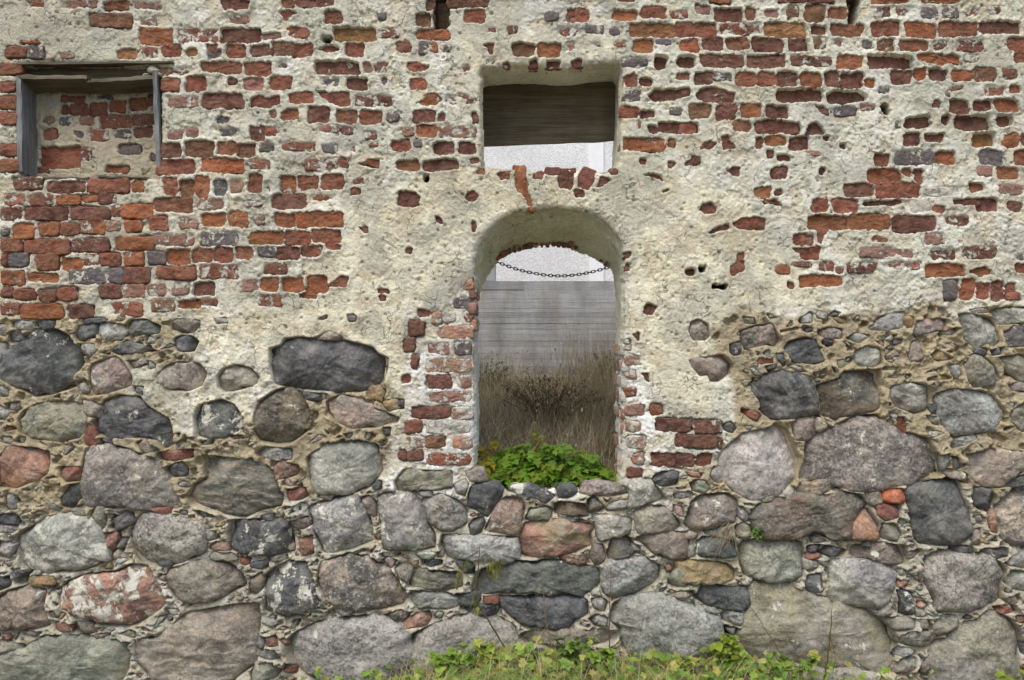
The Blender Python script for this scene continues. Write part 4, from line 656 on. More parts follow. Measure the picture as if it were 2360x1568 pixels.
# ---------------------------------------------------------------- lumps: bricks, stones, chips
_fc = {}
def ring_faces(n, m):
    if (n, m) not in _fc:
        i = np.arange(n); q = []
        for r in range(m - 1):
            q.append(np.stack([r * n + i, r * n + (i + 1) % n, (r + 1) * n + (i + 1) % n, (r + 1) * n + i], 1))
        tri = np.stack([(m - 1) * n + i, (m - 1) * n + (i + 1) % n, np.full(n, m * n)], 1)
        _fc[(n, m)] = [np.vstack(q), tri]
    return _fc[(n, m)]
def lump(poly, edge, bulge, p, q, skirt, spacing, rgen, namp=1.0, wob=1.0, facets=0, rot=0.0, nscale=30, ledge=0.0, wide=False):
    P = resample(poly, spacing)
    sx, sy = rgen.uniform(0, 900, 2)
    P = P + wob * np.stack([fbm(P[:, 0] + sx, P[:, 1] + sy, 16, 3, 161), fbm(P[:, 0] + sx, P[:, 1] + sy, 16, 3, 171)], 1)
    c = P.mean(0); n = len(P)
    rad = np.hypot(*(P - c).T).mean()
    if wide: P = P + min(7, rad * .075) * np.stack([fbm(P[:, 0] + sy, P[:, 1] + sx, 44, 2, 163), fbm(P[:, 0] + sy, P[:, 1] + sx, 44, 2, 173)], 1)
    m = int(np.clip(rad / spacing, 3, 34))
    tt = 1 - (np.arange(m) / m) ** 1.25
    ts = np.concatenate([[1.0, 1.0], tt, [0.0]])
    rings = [c + (P - c) * t for t in tt]
    uv = np.vstack([c + (P - c) * 1.0, c + (P - c) * 1.015] + rings + [c[None]])
    t = np.concatenate([np.full(n, 1.0), np.full(n, 1.0)] + [np.full(n, x) for x in tt] + [[0.0]])
    base = bulge * np.clip(1 - t ** p, 0, 1) ** (1 / q)
    if facets:
        f = np.zeros(len(t)); x = (uv - c) / max(rad, 1)
        for k in range(facets):
            a = rgen.uniform(0, 2 * math.pi); sl = rgen.uniform(0.7, 2.2) ; off = rgen.uniform(0.12, 0.72)
            pl = (x[:, 0] * math.cos(a) + x[:, 1] * math.sin(a) - off) * sl * min(bulge * 1.4, 20)
            f = np.maximum(f, pl)
        base = base - np.clip(f, 0, None)
        a = rgen.uniform(0, 2 * math.pi); base = base + (x[:, 0] * math.cos(a) + x[:, 1] * math.sin(a)) * bulge * rgen.uniform(.1, .38)
    nz = namp * (fbm(uv[:, 0] + sx, uv[:, 1] + sy, nscale, 5, 181, 0.62) - 0.9 * (np.abs(fbm(uv[:, 0] * 1.0 + sy, uv[:, 1] * 1.5 + sx, nscale * .9, 4, 191, .6)) - .35))
    h = edge + base + nz
    if ledge:                                       # broken ledges across the face, as in split stone
        ca, sa = math.cos(rot), math.sin(rot)
        sv_ = (-(uv[:, 0] - c[0]) * sa + (uv[:, 1] - c[1]) * ca + 7 * fbm(uv[:, 0] + sy, uv[:, 1] + sx, 40, 4, 195, .6)) / rgen.uniform(16, 44)
        gate = sstep(-.25, .25, fbm(uv[:, 0] + sx, uv[:, 1] + sy, 70, 2, 197))
        h = h - ledge * gate * (sv_ - np.floor(sv_)) * (1 - t ** 6)
    h[:n] = edge - skirt; h[n:2 * n] = edge - skirt * 0.45
    ca, sa = math.cos(rot), math.sin(rot)
    o = rgen.uniform(0, 60, 3)
    tc = np.stack([(uv[:, 0] * ca + uv[:, 1] * sa) / 100 + o[0], h / 100 + o[1], (-uv[:, 0] * sa + uv[:, 1] * ca) / 100 + o[2]], 1)
    return uv, h, ring_faces(n, m + 2), tc, c
def lump_object(name, L, mat, parent, attrs, frame=None, kind=None):
    uv, h, F, tc, c = L
    Vw = W(uv[:, 0], uv[:, 1], h) if frame is None else frame(uv[:, 0], uv[:, 1], h)
    org = W(c[0], c[1], float(h[-1])) if frame is None else frame(c[0], c[1], float(h[-1]))
    a = {'tc': tc}; a.update(attrs)
    me = mesh(name, Vw - org, F, a)
    return put(name, me, mat, parent, org - np.array(parent.location))
def tone_var(c, rgen, amt=0.16):
    c = np.array(c) * rgen.uniform(1 - amt, 1 + amt) * (1 + rgen.uniform(-.06, .06, 3))
    return c
def brick_attrs(code, rgen):
    lime = 0.18 + 0.36 * rgen.random() ** 1.5
    if code[0] == 'j': lime = .58 + .2 * rgen.random()
    if code[0] == 'k' and 'w' in code: lime = .62
    elif code[0] == 'k': lime = .45
    if 'w' in code and code[0] != 'k': lime = 0.52 + 0.18 * rgen.random()
    if 'ww' in code or code[0] == 'w': lime = 0.85
    return {'tone': np.append(tone_var(BC[code[0]], rgen), lime)}
def stone_attrs(code, rgen):
    c1, c2, pr = SC[code[0]]
    lime = (0.0, 0.50, 0.62, 0.70)[int(code[1]) if len(code) > 1 else 0] + rgen.uniform(*((.34, .68) if len(code) < 2 else (.0, .14)))
    k = rgen.uniform(.88, 1.12)
    c1 = np.array(c1) * (1, 1.01, .91); c2 = np.array(c2) * (1, 1.01, .91)
    return {'tone': np.append(tone_var(c1, rgen, .15), lime), 'tone2': np.append(tone_var(c2, rgen, .12), 1), 'parm': np.append(np.clip(np.array(pr) * rgen.uniform(.7, 1.2, 3), 0, 1), 1)}
def area(P):
    x, y = np.asarray(P).T
    return abs(np.dot(x, np.roll(y, 1)) - np.dot(y, np.roll(x, 1))) / 2

# ---------------------------------------------------------------- the ruined wall
wall = empty('ruined_wall', (0, 0.25, 0), 'ruined outer wall of brick patches over fieldstones, with crumbling cream plaster, an arched doorway and a square window', 'wall')
us = np.concatenate([np.arange(-260, -12, 7), np.arange(-12, 2372, 2.15), np.arange(2372, 2620, 7)]).astype(np.float32)
vs = np.concatenate([np.arange(-170, -10, 7), np.arange(-10, 1580, 2.15), np.arange(1580, 1680, 7)]).astype(np.float32)
Zf = build_fields(us, vs)
# bricks beyond the frame, so that the wall goes on when seen from a step aside
extra = []
for row in range(-5, 20):
    v0 = row * 36.5 - 2
    if row < 0: spans = [(-260, 2610)]
    else: spans = [(-260, -22), (2382, 2610)]
    for a, b in spans:
        x = a + rg.uniform(0, 50)
        while x < b - 30:
            L_ = rg.choice([44, 94, 94])
            if rg.random() < .68 and x + L_ < b + 15 and not (985 < x + L_ / 2 < 1060) and not (1930 < x + L_ / 2 < 2010):
                extra.append([rg.choice(['r1', 'd1', 'o1', 'r1w', 'd2', 'b1', 'p1w', 'r2']), chaikin(rect_poly(x, v0, x + L_, v0 + 29, rg), 2)])
            x += L_ + rg.uniform(8, 14)
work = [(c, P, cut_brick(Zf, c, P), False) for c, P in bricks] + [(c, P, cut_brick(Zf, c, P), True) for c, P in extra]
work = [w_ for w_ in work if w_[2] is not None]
order = sorted(range(len(work)), key=lambda i: (work[i][3], -area(work[i][1])))
pile = Pile(); n_b = 0
MAXB = 300 - 24 - 24 - 24                       # room for the bricks of the reveals and the niche
for rank, i in enumerate(order):
    code, P, fr, ex = work[i]
    c = P.mean(0)
    if 'w' not in code and code[1] != '0': P = c + (P - c) * (1 + 12 / max(30, np.ptp(P[:, 0]))) + 0
    a = brick_attrs(code, rg)
    grow = {'0': 2.5, '1': 2.0, '2': 2.0, '3': 2.0}[code[1]]
    L = lump(P, fr - grow, grow, 16, 1.5, 34, 3.2 if not ex else 9, rg, namp=(1.7 if code[1] == '0' else 2.2), wob=2.1, nscale=20,
             facets=(2 if rg.random() < .35 else 0))
    if rank < MAXB and not ex:
        lump_object('brick', L, M['brick'], wall, a); n_b += 1
    else:
        uv, h, F, tc, cc = L
        pile.add(W(uv[:, 0], uv[:, 1], h), F, {'tc': tc, 'tone': a['tone']})
put('brick_fragment', pile.mesh('brick_fragment'), M['brick'], wall, -np.array(wall.location), 'stuff')

# stones
def clash(P):
    return False
sw = []
for code, P in stones:
    a_ = area(P); hs, lw = cut_stone(Zf, P, 0, a_ > 9000)
    sw.append((code, P, hs, lw, a_, False))
# stones beyond the sides and the foot of the frame
free = np.full((int(2900 / 5), int(1000 / 5)), 99.0, np.float32)      # coarse distance to the nearest stone or to the edge of the stonework
gu = -270 + 5 * np.arange(free.shape[0]); gv = 700 + 5 * np.arange(free.shape[1])
GU, GV = np.meshgrid(gu, gv, indexing='ij'); GU = GU.astype(np.float32); GV = GV.astype(np.float32)
free = np.minimum(free, -sd_poly(GU, GV, Z_STONE)); free = np.minimum(free, np.where((GV < 1680) & (GU > -255) & (GU < 2615), 99, -5))
apoly = list(map(tuple, ARCH))
free = np.minimum(free, sd_poly(GU, GV, apoly) - 6)
free = np.where((sd_poly(GU, GV, Z_WHITE) < 8) & (GV < 1125), -5, free)
free = np.where(sd_poly(GU, GV, Z_CREAMST) < 0, -5, free)
def block(poly, pad=70):
    lo, hi = np.min(poly, 0) - pad, np.max(poly, 0) + pad
    i0, i1 = np.searchsorted(gu, (lo[0], hi[0])); j0, j1 = np.searchsorted(gv, (lo[1], hi[1]))
    if i1 > i0 and j1 > j0:
        free[i0:i1, j0:j1] = np.minimum(free[i0:i1, j0:j1], sd_poly(GU[i0:i1, j0:j1], GV[i0:i1, j0:j1], poly))
for code, P, *_ in sw: block(resample(P, n=24))
for code, P in bricks:
    if P[:, 1].max() > 880: block(resample(P, n=12))
def pack(n_try, rmin, rmax, region, gap=1.0, keep=1.0):
    out = []
    for _ in range(n_try):
        ok = np.argwhere((free > rmin) & region)
        if not len(ok): break
        pick = ok[rg.integers(len(ok), size=24)]
        best = pick[np.argmax(free[pick[:, 0], pick[:, 1]] + rg.uniform(0, rmin, 24))]
        d = free[best[0], best[1]]; r = min(d - gap, rmax * rg.uniform(.6, 1.1))
        if r < rmin - gap: continue
        asp = rg.uniform(1.2, 3.0); th = rg.normal(0, .3)
        n = rg.integers(4, 7); ang = np.sort(rg.uniform(0, 2 * math.pi, n) * .35 + np.arange(n) * 2 * math.pi / n * .65 + rg.uniform(0, 6))
        rr = rg.uniform(.8, 1.12, n)
        x = np.cos(ang) * rr * r * asp ** .6; y = np.sin(ang) * rr * r * asp ** -.25
        c = np.array([gu[best[0]], gv[best[1]]]) + rg.uniform(-2, 2, 2)
        P = np.stack([x * math.cos(th) - y * math.sin(th), x * math.sin(th) + y * math.cos(th)], 1) + c
        if rg.random() < keep: out.append(P)
        block(P, 60)
    return out
side = (GU < -30) | (GU > 2385) | (GV > 1590)
infr = ~side
sandw = sd_poly(GU, GV, Z_SAND) < 0; sandw |= sd_poly(GU, GV, Z_SAND2) < 0
for P in pack(60, 22, 75, side): sw.append((rg.choice(list('gkplnm')), chaikin(P, 2), *cut_stone(Zf, chaikin(P, 2), 0, 0), 0, True))
chips = pack(200, 7, 22, infr & ~sandw) + pack(110, 7, 18, infr & sandw, keep=.6) + pack(420, 4.4, 9, infr & ~sandw, keep=.5) + pack(200, 4.4, 8, infr & sandw, keep=.4)
for P in chips:
    sw.append((rg.choice(list('kkgggllpmnnnoosr')), crisp(P), *cut_stone(Zf, crisp(P), 0, 0), area(P), False))
for P in pack(120, 9, 26, side): sw.append((rg.choice(list('kgplnm')), chaikin(P, 1), *cut_stone(Zf, chaikin(P, 1), 0, 0), 0, True))
order = sorted(range(len(sw)), key=lambda i: (sw[i][5], -sw[i][4]))
pile = Pile(); n_s = 0
for rank, i in enumerate(order):
    code, P, hs, lw, a_, ex = sw[i]
    r_ = math.sqrt(max(area(P), 50) / math.pi); kind = code[0]
    a = stone_attrs(code, rg)
    bul = min(24, 4 + r_ * .22) * (0.5 + 0.55 * lw)
    if kind in 'TUY': bul *= .55
    rnd = rg.random()
    if kind in 'kKbTUYBPR': p_, q_, fc = rg.uniform(8, 14), 1.4, rg.integers(4, 8)
    elif rnd < .35: p_, q_, fc = rg.uniform(3, 5), 1.7, rg.integers(2, 4)
    else: p_, q_, fc = rg.uniform(6, 10), 1.5, rg.integers(3, 6)
    if r_ < 14: bul *= .8
    spacing = 3.6 if r_ > 14 else 3.0
    if ex: spacing = 8
    edge = hs + (-4.0 if lw < .5 else -3.0) + rg.uniform(-2, 2)
    L = lump(P, edge, bul + 3, p_, q_, 30, spacing, rg, namp=min(4.6, .9 + r_ * .05), wob=min(3.2, 0.9 + r_ * .06), facets=fc, rot=rg.normal(0, .07) if kind in 'TU' else rg.normal(0, .3) if kind in 'YPK' else rg.uniform(-1.2, 1.2), nscale=max(14, r_ * .8), wide=True, ledge=(rg.uniform(5.5, 7.5) if kind in 'TU' else rg.uniform(2.0, 5.0) * min(1, r_ / 40) if (kind in 'kKTUYPbBR' or rg.random() < .4) else 0))
    if rank < 300 and not ex:
        lump_object('stone', L, M['stone'], wall, a); n_s += 1
    else:
        uv, h, F, tc, cc = L
        pile.add(W(uv[:, 0], uv[:, 1], h), F, {'tc': tc, 'tone': a['tone'], 'tone2': a['tone2'], 'parm': a['parm']})
put('stone_chip', pile.mesh('stone_chip'), M['stone'], wall, -np.array(wall.location), 'stuff')
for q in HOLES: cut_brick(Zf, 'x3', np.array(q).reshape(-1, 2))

# the plaster and mortar as one dense relief
def sheet(z, name, frame, parent, keep):
    U, V, H = z['U'], z['V'], z['H']; nu, nv = U.shape
    idx = np.arange(nu * nv).reshape(nu, nv)
    q = np.stack([idx[:-1, :-1], idx[:-1, 1:], idx[1:, 1:], idx[1:, :-1]], -1)[keep]
    used = np.zeros(nu * nv, bool); used[q.ravel()] = True
    remap = np.cumsum(used) - 1
    # sideways shove so that the steep sides of lumps are not straight columns
    vv = frame(U.ravel()[used], V.ravel()[used], H.ravel()[used])
    tone = np.concatenate([z['t'].reshape(-1, 3)[used], np.ones((used.sum(), 1))], 1)
    tc = np.stack([U.ravel()[used] / 100, H.ravel()[used] / 100, V.ravel()[used] / 100], 1)
    org = np.array(parent.location)
    return put(name, mesh(name, vv - org, remap[q], {'tone': tone, 'tc': tc}), M['plaster'], parent)
opn = Zf['open']; op = np.maximum(np.maximum(opn[:-1, :-1], opn[1:, :-1]), np.maximum(opn[:-1, 1:], opn[1:, 1:]))
dp = Zf['deep']; dm = np.maximum(np.maximum(dp[:-1, :-1], dp[1:, :-1]), np.maximum(dp[:-1, 1:], dp[1:, 1:]))
dr = Zf['drop']; dr = dr[:-1, :-1] & dr[1:, 1:]
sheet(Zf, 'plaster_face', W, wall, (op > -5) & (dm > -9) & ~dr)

# ---------------------------------------------------------------- reveals of the openings
def loft(name, Fp, Rp, closed, depth, mat, tone, seed, amp=2.2, rag=0.0, start=None, rings=40, gap=0):
    A = resample(Fp, n=int(np.hypot(*np.diff(Fp, axis=0).T).sum() / 3), closed=closed)
    # pair the rear outline with the front one by arc length, segment by segment
    fl = np.concatenate([[0], np.cumsum(np.hypot(*np.diff(Fp, axis=0).T))]); ln = np.linspace(0, fl[-1], len(A))
    if closed: B = A + 0
    else: B = np.stack([np.interp(ln, fl, Rp[:, 0]), np.interp(ln, fl, Rp[:, 1])], 1)
    n = len(A)
    tang = np.gradient(A, axis=0); nrm = np.stack([tang[:, 1], -tang[:, 0]], 1); nrm /= np.maximum(1e-6, np.hypot(*nrm.T))[:, None]
    s_ = np.arange(n) * 3.0
    Vv, Tn, Tc = [], [], []
    h0 = sample(Zf, 'Hs', A[:, 0], A[:, 1]) - 9
    for k in range(rings + 1):
        t = k / rings
        dpt = t * depth / S
        if rag and k == rings: dpt = dpt + rag * vnoise(s_ / 7, s_ * 0 + 3.3, seed + 9)
        P = A * (1 - t) + B * t
        x = amp * (fbm(s_ + 0 * s_, np.full(n, dpt), 46, 5, seed, .55)) * min(1, .3 + 4 * t)
        if rag and k >= rings - 1: x = x + rag * .35 * vnoise(s_ / 6, s_ * 0 + 7.7, seed + 4)
        P = P + nrm * x[:, None]
        h = h0 * (1 - min(1, 3 * t)) - dpt
        Vv.append(W(P[:, 0], P[:, 1], h)); Tc.append(np.stack([s_ / 100, np.full(n, seed), dpt / 100 + 0 * s_], 1))
    Vv = np.vstack(Vv); Tc = np.vstack(Tc)
    idx = np.arange((rings + 1) * n).reshape(rings + 1, n)
    nx = np.roll(idx, -1, 1) if closed else idx[:, 1:]
    aa = idx if closed else idx[:, :-1]
    q = np.stack([aa[:-1], nx[:-1], nx[1:], aa[1:]], -1).reshape(-1, 4)
    tn = np.tile(np.append(tone, 1), (len(Vv), 1))
    if name == 'doorway_reveal':
        vv_ = 784 - (Vv[:, 2] - ZC) / S; w_ = sstep(640, 720, vv_ + 30 * vnoise(Tc[:, 0] * 3, Tc[:, 2] * 3, 77) - 90 * (Vv[:, 0] > .3))[:, None]
        tn[:, :3] = tn[:, :3] * (1 - w_) + np.array((.70, .68, .62)) * w_
    return put(name, mesh(name, Vv - np.array(wall.location), q, {'tone': tn, 'tc': Tc}), mat, wall)
fa = np.vstack([[(1093, 1160)], ARCH, [(1430, 1160)]]); ra = np.vstack([[(1097, 1160)], ARCH_R, [(1440, 1160)]])
loft('doorway_reveal', fa, ra, False, THICK, M['plaster'], (.68, .67, .48), 201, 2.6, rag=7, rings=60)
loft('window_reveal', np.vstack([WIN, WIN[:1]]), None, True, THICK, M['plaster'], (.68, .67, .53), 231, 1.4, rings=40)
loft('niche_reveal', np.vstack([resample(NICHE_O, 8), resample(NICHE_O, 8)[:1]]), None, True, 0.21, M['plaster'], (.40, .36, .26), 251, 2.0, rings=20)
# bricks showing in the two jambs of the doorway: their faces look into the opening
def jamb_frame(x_u, sgn):
    def f(a, v, h):          # a = depth into the wall, h = out of the jamb
        a = np.asarray(a, float); v = np.asarray(v, float); h = np.asarray(h, float)
        return np.stack([(x_u + sgn * h - 1180) * S, a * S, ZC - (v - 784) * S], -1)
    return f
for sgn, x_u, v0, v1 in ((-1, 1437, 792, 1112), (1, 1094, 660, 1112)):
    k = 0; v = v0
    while v < v1:
        off = 10 if k % 2 == 0 else 50
        for a0, a1 in (((6, 88), (96, 180)) if k % 2 == 0 else ((4, 46), (54, 140))):
            P = chaikin(rect_poly(a0, v, a1, v + 29, rg), 2)
            code = rg.choice(['j0', 'p0w', 'j0w', 'w0'])
            L = lump(P, 2.2, 2.6, 12, 1.6, 16, 5, rg, namp=1.3, wob=1, nscale=20)
            if n_b < 252:
                lump_object('brick', L, M['brick'], wall, brick_attrs(code, rg), jamb_frame(x_u, sgn)); n_b += 1
        v += 37; k += 1

# broken brick ends along the back edge of the arch
ca_ = resample(ARCH_R[(ARCH_R[:, 1] < 612)], n=25, closed=False)
for i in range(24):
    (ax_, ay_), (bx_, by_) = ca_[i], ca_[i + 1]
    th_ = math.atan2(by_ - ay_, bx_ - ax_); wd_ = math.hypot(bx_ - ax_, by_ - ay_) * rg.uniform(.55, 1.15)
    if rg.random() < .33: continue
    mx, my = (ax_ + bx_) / 2, (ay_ + by_) / 2
    up_ = rg.uniform(3, 17); dn_ = rg.uniform(-3, 4)
    lx = np.array([(-wd_ / 2, -up_), (wd_ / 2, -up_), (wd_ / 2 * rg.uniform(.6, 1), dn_), (-wd_ / 2 * rg.uniform(.6, 1), dn_ * rg.uniform(.4, 1))])
    P = np.stack([mx + lx[:, 0] * math.cos(th_) - lx[:, 1] * math.sin(th_), my + lx[:, 0] * math.sin(th_) + lx[:, 1] * math.cos(th_)], 1)
    L = lump(crisp(P), 0, 2, 12, 1.6, 36, 2.4, rg, namp=1.5, wob=1.6, nscale=12)
    yy = .40 + .05 * rg.random()
    lump_object('brick', L, M['brick'], wall, brick_attrs(rg.choice(['r0', 'd0', 'b0', 'o0']), rg), lambda u, v, h=0.0, yy=yy: W(u, v, h, yy)); n_b += 1

# ---------------------------------------------------------------- the bricked-up niche at the left
ND = 0.19
def nf(u, v, h=0.0): return W(u, v, h, ND)
def unp(q): return np.array([1180, 784]) + (np.asarray(q) - np.array([1180, 784])) * (D + ND) / D
ous, ovs = np.arange(-4, 376, 2.3).astype(np.float32) , np.arange(120, 430, 2.3).astype(np.float32)
Zn = build_fields(ous - 0, ovs, zone=False)
Zn['t'][:] = np.where((Zn['V'] > 230)[..., None], np.array((.47, .41, .29)), np.array((.40, .385, .31)))
for code, q in parse(NICHE, (0, 0)):
    q = unp(q)
    P = chaikin(rect_poly(q[0, 0], q[0, 1], q[1, 0], q[1, 1], rg) if len(q) == 2 else q, 1)
    fr = cut_brick(Zn, code, P)
    c = P.mean(0)
    if 'w' not in code: P = c + (P - c) * 1.10
    L = lump(P, fr - 2, 2.2, 7, 2.2, 34, 4, rg, namp=1.6, wob=1.1, nscale=22)
    lump_object('brick', L, M['brick'], wall, brick_attrs(code, rg), nf); n_b += 1
sheet(Zn, 'niche_infill', nf, wall, np.ones((len(ous) - 1, len(ovs) - 1), bool))

# ---------------------------------------------------------------- boards
def board(name, p0, p1, up, wid, thick, mat, parent, seg=28, wav=.004, seed=0, taper=1.0):
    """a plank from p0 to p1 (centre line), wid along `up`, thick along the third axis"""
    p0, p1, up = map(lambda a: np.array(a, float), (p0, p1, up))
    ax = p1 - p0; ln = np.linalg.norm(ax); ax /= ln
    up = up - ax * up.dot(ax); up /= np.linalg.norm(up); th = np.cross(ax, up)
    rgb = np.random.default_rng(seed)
    prof = []                                     # rounded worn section
    nw = 7
    for i in range(nw + 1): prof.append((-.5 + i / nw, .5))
    for i in range(nw + 1): prof.append((.5 - i / nw, -.5))
    prof = np.array(prof); m = len(prof)
    V = []
    for k in range(seg + 1):
        t = k / seg
        wv = wid * (1 - (1 - taper) * t) + wav * 1.5 * vnoise(np.array([t * 9]), np.array([seed + .5]), 301)[0]
        pr = prof * np.array([wv, thick])
        pr = pr + wav * .5 * np.stack([vnoise(np.full(m, t * 7), np.arange(m) * .9 + seed, 302), vnoise(np.full(m, t * 7), np.arange(m) * .9 + seed, 303)], 1)
        end = 0 if 0 < k < seg else (wav * 3 * rgb.uniform(-1, 1, m))
        V.append(p0 + ax * (t * ln) + pr[:, :1] * up + pr[:, 1:] * th + (ax * np.reshape(end, (-1, 1)) if np.ndim(end) else 0))
    V = np.vstack(V); idx = np.arange((seg + 1) * m).reshape(seg + 1, m); nx = np.roll(idx, -1, 1)
    q = np.stack([idx[:-1], nx[:-1], nx[1:], idx[1:]], -1).reshape(-1, 4)
    org = (p0 + p1) / 2
    caps = [np.array([[i, i + 1, m - 2 - i, m - 1 - i] for i in range(nw)]), np.array([[i, i + 1, m - 2 - i, m - 1 - i] for i in range(nw)])[:, ::-1] + seg * m]
    o = put(name, mesh(name, V - org, [np.vstack([q] + caps)], None, True), mat, parent, org - np.array(parent.matrix_world.translation if parent.parent else parent.location))
    me = o.data; me.set_sharp_from_angle(angle=R(50)); return o
def X(u): return (u - 1180) * S
def Zv(v): return ZC - (v - 784) * S
fr_o = board('niche_frame', (X(44), .09, Zv(177)), (X(48), .09, Zv(403)), (0, 1, 0), .20, .030, M['grey_wood_up'], wall, seed=1, wav=.008)
def sub(name, *a, **k):
    o = board(name, *a, fr_o, **k)
    o.location = np.array(o.location); return o
def board_child(name, p0, p1, up, wid, thick, mat, **k):
    o = board(name, p0, p1, up, wid, thick, mat, wall, **k)
    w0 = np.array(wall.location) + np.array(o.location)
    o.parent = fr_o; o.location = w0 - np.array(wall.location) - np.array(fr_o.location); return o
board_child('frame_board', (X(359), .035, Zv(168)), (X(363), .035, Zv(394)), (0, 1, 0), .10, .024, M['grey_wood_up'], seed=2, taper=.35, wav=.008)
board_child('frame_board', (X(44), .085, Zv(186)), (X(206), .085, Zv(186)), (0, 1, -.24), .18, .024, M['dark_wood'], seed=3, wav=.009)
board_child('frame_board', (X(202), .09, Zv(193)), (X(360), .09, Zv(184)), (0, 1, -.18), .18, .022, M['dark_wood'], seed=4, wav=.009)
board_child('frame_board', (X(92), .075, Zv(408)), (X(205), .075, Zv(411)), (0, 1, .05), .13, .014, M['dark_wood'], seed=5, wav=.008)
board_child('frame_board', (X(222), .07, Zv(405)), (X(338), .07, Zv(409)), (0, 1, .05), .14, .010, M['dark_wood'], seed=6, wav=.008)
board('niche_lintel', (X(36), .105, Zv(161)), (X(376), .105, Zv(164)), (0, 0, 1), .085, .06, M['dark_wood'], wall, seed=7, wav=.008)
board('niche_lintel', (X(34), .02, Zv(148)), (X(398), .02, Zv(145)), (0, 1, 0), .075, .012, M['dark_wood'], wall, seed=8, wav=.009)
for (cu, cv, rr) in ((352, 160, 15), (331, 172, 11), (366, 172, 9)):          # broken mortar clinging to the right end of the lintel
    ang = np.arange(8) * math.pi / 4 + rg.uniform(-.25, .25, 8)
    P = np.stack([cu + np.cos(ang) * rr * rg.uniform(.8, 1.4, 8), cv + np.sin(ang) * rr * rg.uniform(.5, .8, 8)], 1)
    L = lump(crisp(P), -6, 9, 4, 1.6, 30, 2.6, rg, namp=3.0, wob=2.0, facets=4, nscale=14)
    o = lump_object('mortar_lump', L, M['plaster'], wall, {'tone': np.array((.60, .57, .45, 1))})
# planks that bridge the back of the window
k = (D + .43) / D
def B(u, v): return at(u, v, .43)
board('lintel_plank', (B(1060, 245) + np.array((0, .03, 0))), (B(1470, 236) + np.array((0, .03, 0))), (0, 0, 1), .27, .06, M['dark_wood'], wall, seed=11, wav=.006)
board('lintel_plank', B(1060, 316) + np.array((0, .022, 0)), B(1470, 297) + np.array((0, .022, 0)), (0, 0, 1), .128, .06, M['dark_wood'], wall, seed=12, wav=.008)
# the dark core and rear face of the wall, so that no daylight leaks through
def box(pl, x0, x1, y0, y1, z0, z1):
    V = np.array([(x, y, z) for x in (x0, x1) for y in (y0, y1) for z in (z0, z1)])
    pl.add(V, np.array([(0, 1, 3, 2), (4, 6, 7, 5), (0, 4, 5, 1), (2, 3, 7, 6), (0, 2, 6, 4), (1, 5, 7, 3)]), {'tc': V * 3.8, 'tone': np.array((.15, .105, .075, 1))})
pl = Pile(); y0_, y1_ = .235, THICK
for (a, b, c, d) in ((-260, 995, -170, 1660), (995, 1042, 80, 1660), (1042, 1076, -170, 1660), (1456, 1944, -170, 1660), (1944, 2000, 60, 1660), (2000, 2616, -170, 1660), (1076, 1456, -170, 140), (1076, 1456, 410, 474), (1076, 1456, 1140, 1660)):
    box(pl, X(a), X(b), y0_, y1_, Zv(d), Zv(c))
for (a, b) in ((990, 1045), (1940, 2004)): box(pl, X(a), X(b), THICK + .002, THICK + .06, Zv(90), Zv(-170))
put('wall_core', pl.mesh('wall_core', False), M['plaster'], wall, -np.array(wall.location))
# ---------------------------------------------------------------- ground
def grid_mesh(name, xs, ys, zf, mat, kind='structure'):
    Xg, Yg = np.meshgrid(xs, ys, indexing='ij'); Zg = zf(Xg, Yg)
    idx = np.arange(Xg.size).reshape(Xg.shape)
    q = np.stack([idx[:-1, :-1], idx[1:, :-1], idx[1:, 1:], idx[:-1, 1:]], -1).reshape(-1, 4)
    return put(name, mesh(name, np.stack([Xg, Yg, Zg], -1).reshape(-1, 3), q), mat, None, (0, 0, 0), kind)
def gz(x, y):
    x = np.asarray(x, float); y = np.asarray(y, float)
    mound = .20 * np.exp(-((x - .55) / 1.25) ** 2) + .10 * np.exp(-((x + .1) / .35) ** 2) - .22 * sstep(-.6, -1.8, x) - .12 * sstep(1.9, 2.6, x)
    return -0.12 + mound * np.exp(-np.abs(y) / 1.3) + .02 * fbm(x, y, .5, 4, 401) - .10 * np.clip(-y - .8, 0, 3)
def gz2(x, y):
    x = np.asarray(x, float); y = np.asarray(y, float)
    return 1.06 + .19 * np.clip(y, 0, 3) + .03 * fbm(x, y, .6, 4, 411)
grid_mesh('ground', np.concatenate([np.linspace(-30, -4, 14), np.linspace(-3.9, 3.9, 130), np.linspace(4, 30, 14)]), np.concatenate([np.linspace(-30, -2, 12), np.linspace(-1.9, .12, 40)]), gz, M['soil'])
grid_mesh('yard_bank', np.linspace(-6, 6, 80), np.linspace(.07, 3.2, 34), gz2, M['soil'])
grid_mesh('yard_ground', np.linspace(-30, 30, 12), np.linspace(3.1, 40, 8), lambda x, y: 0 * x + 1.4, M['soil'])

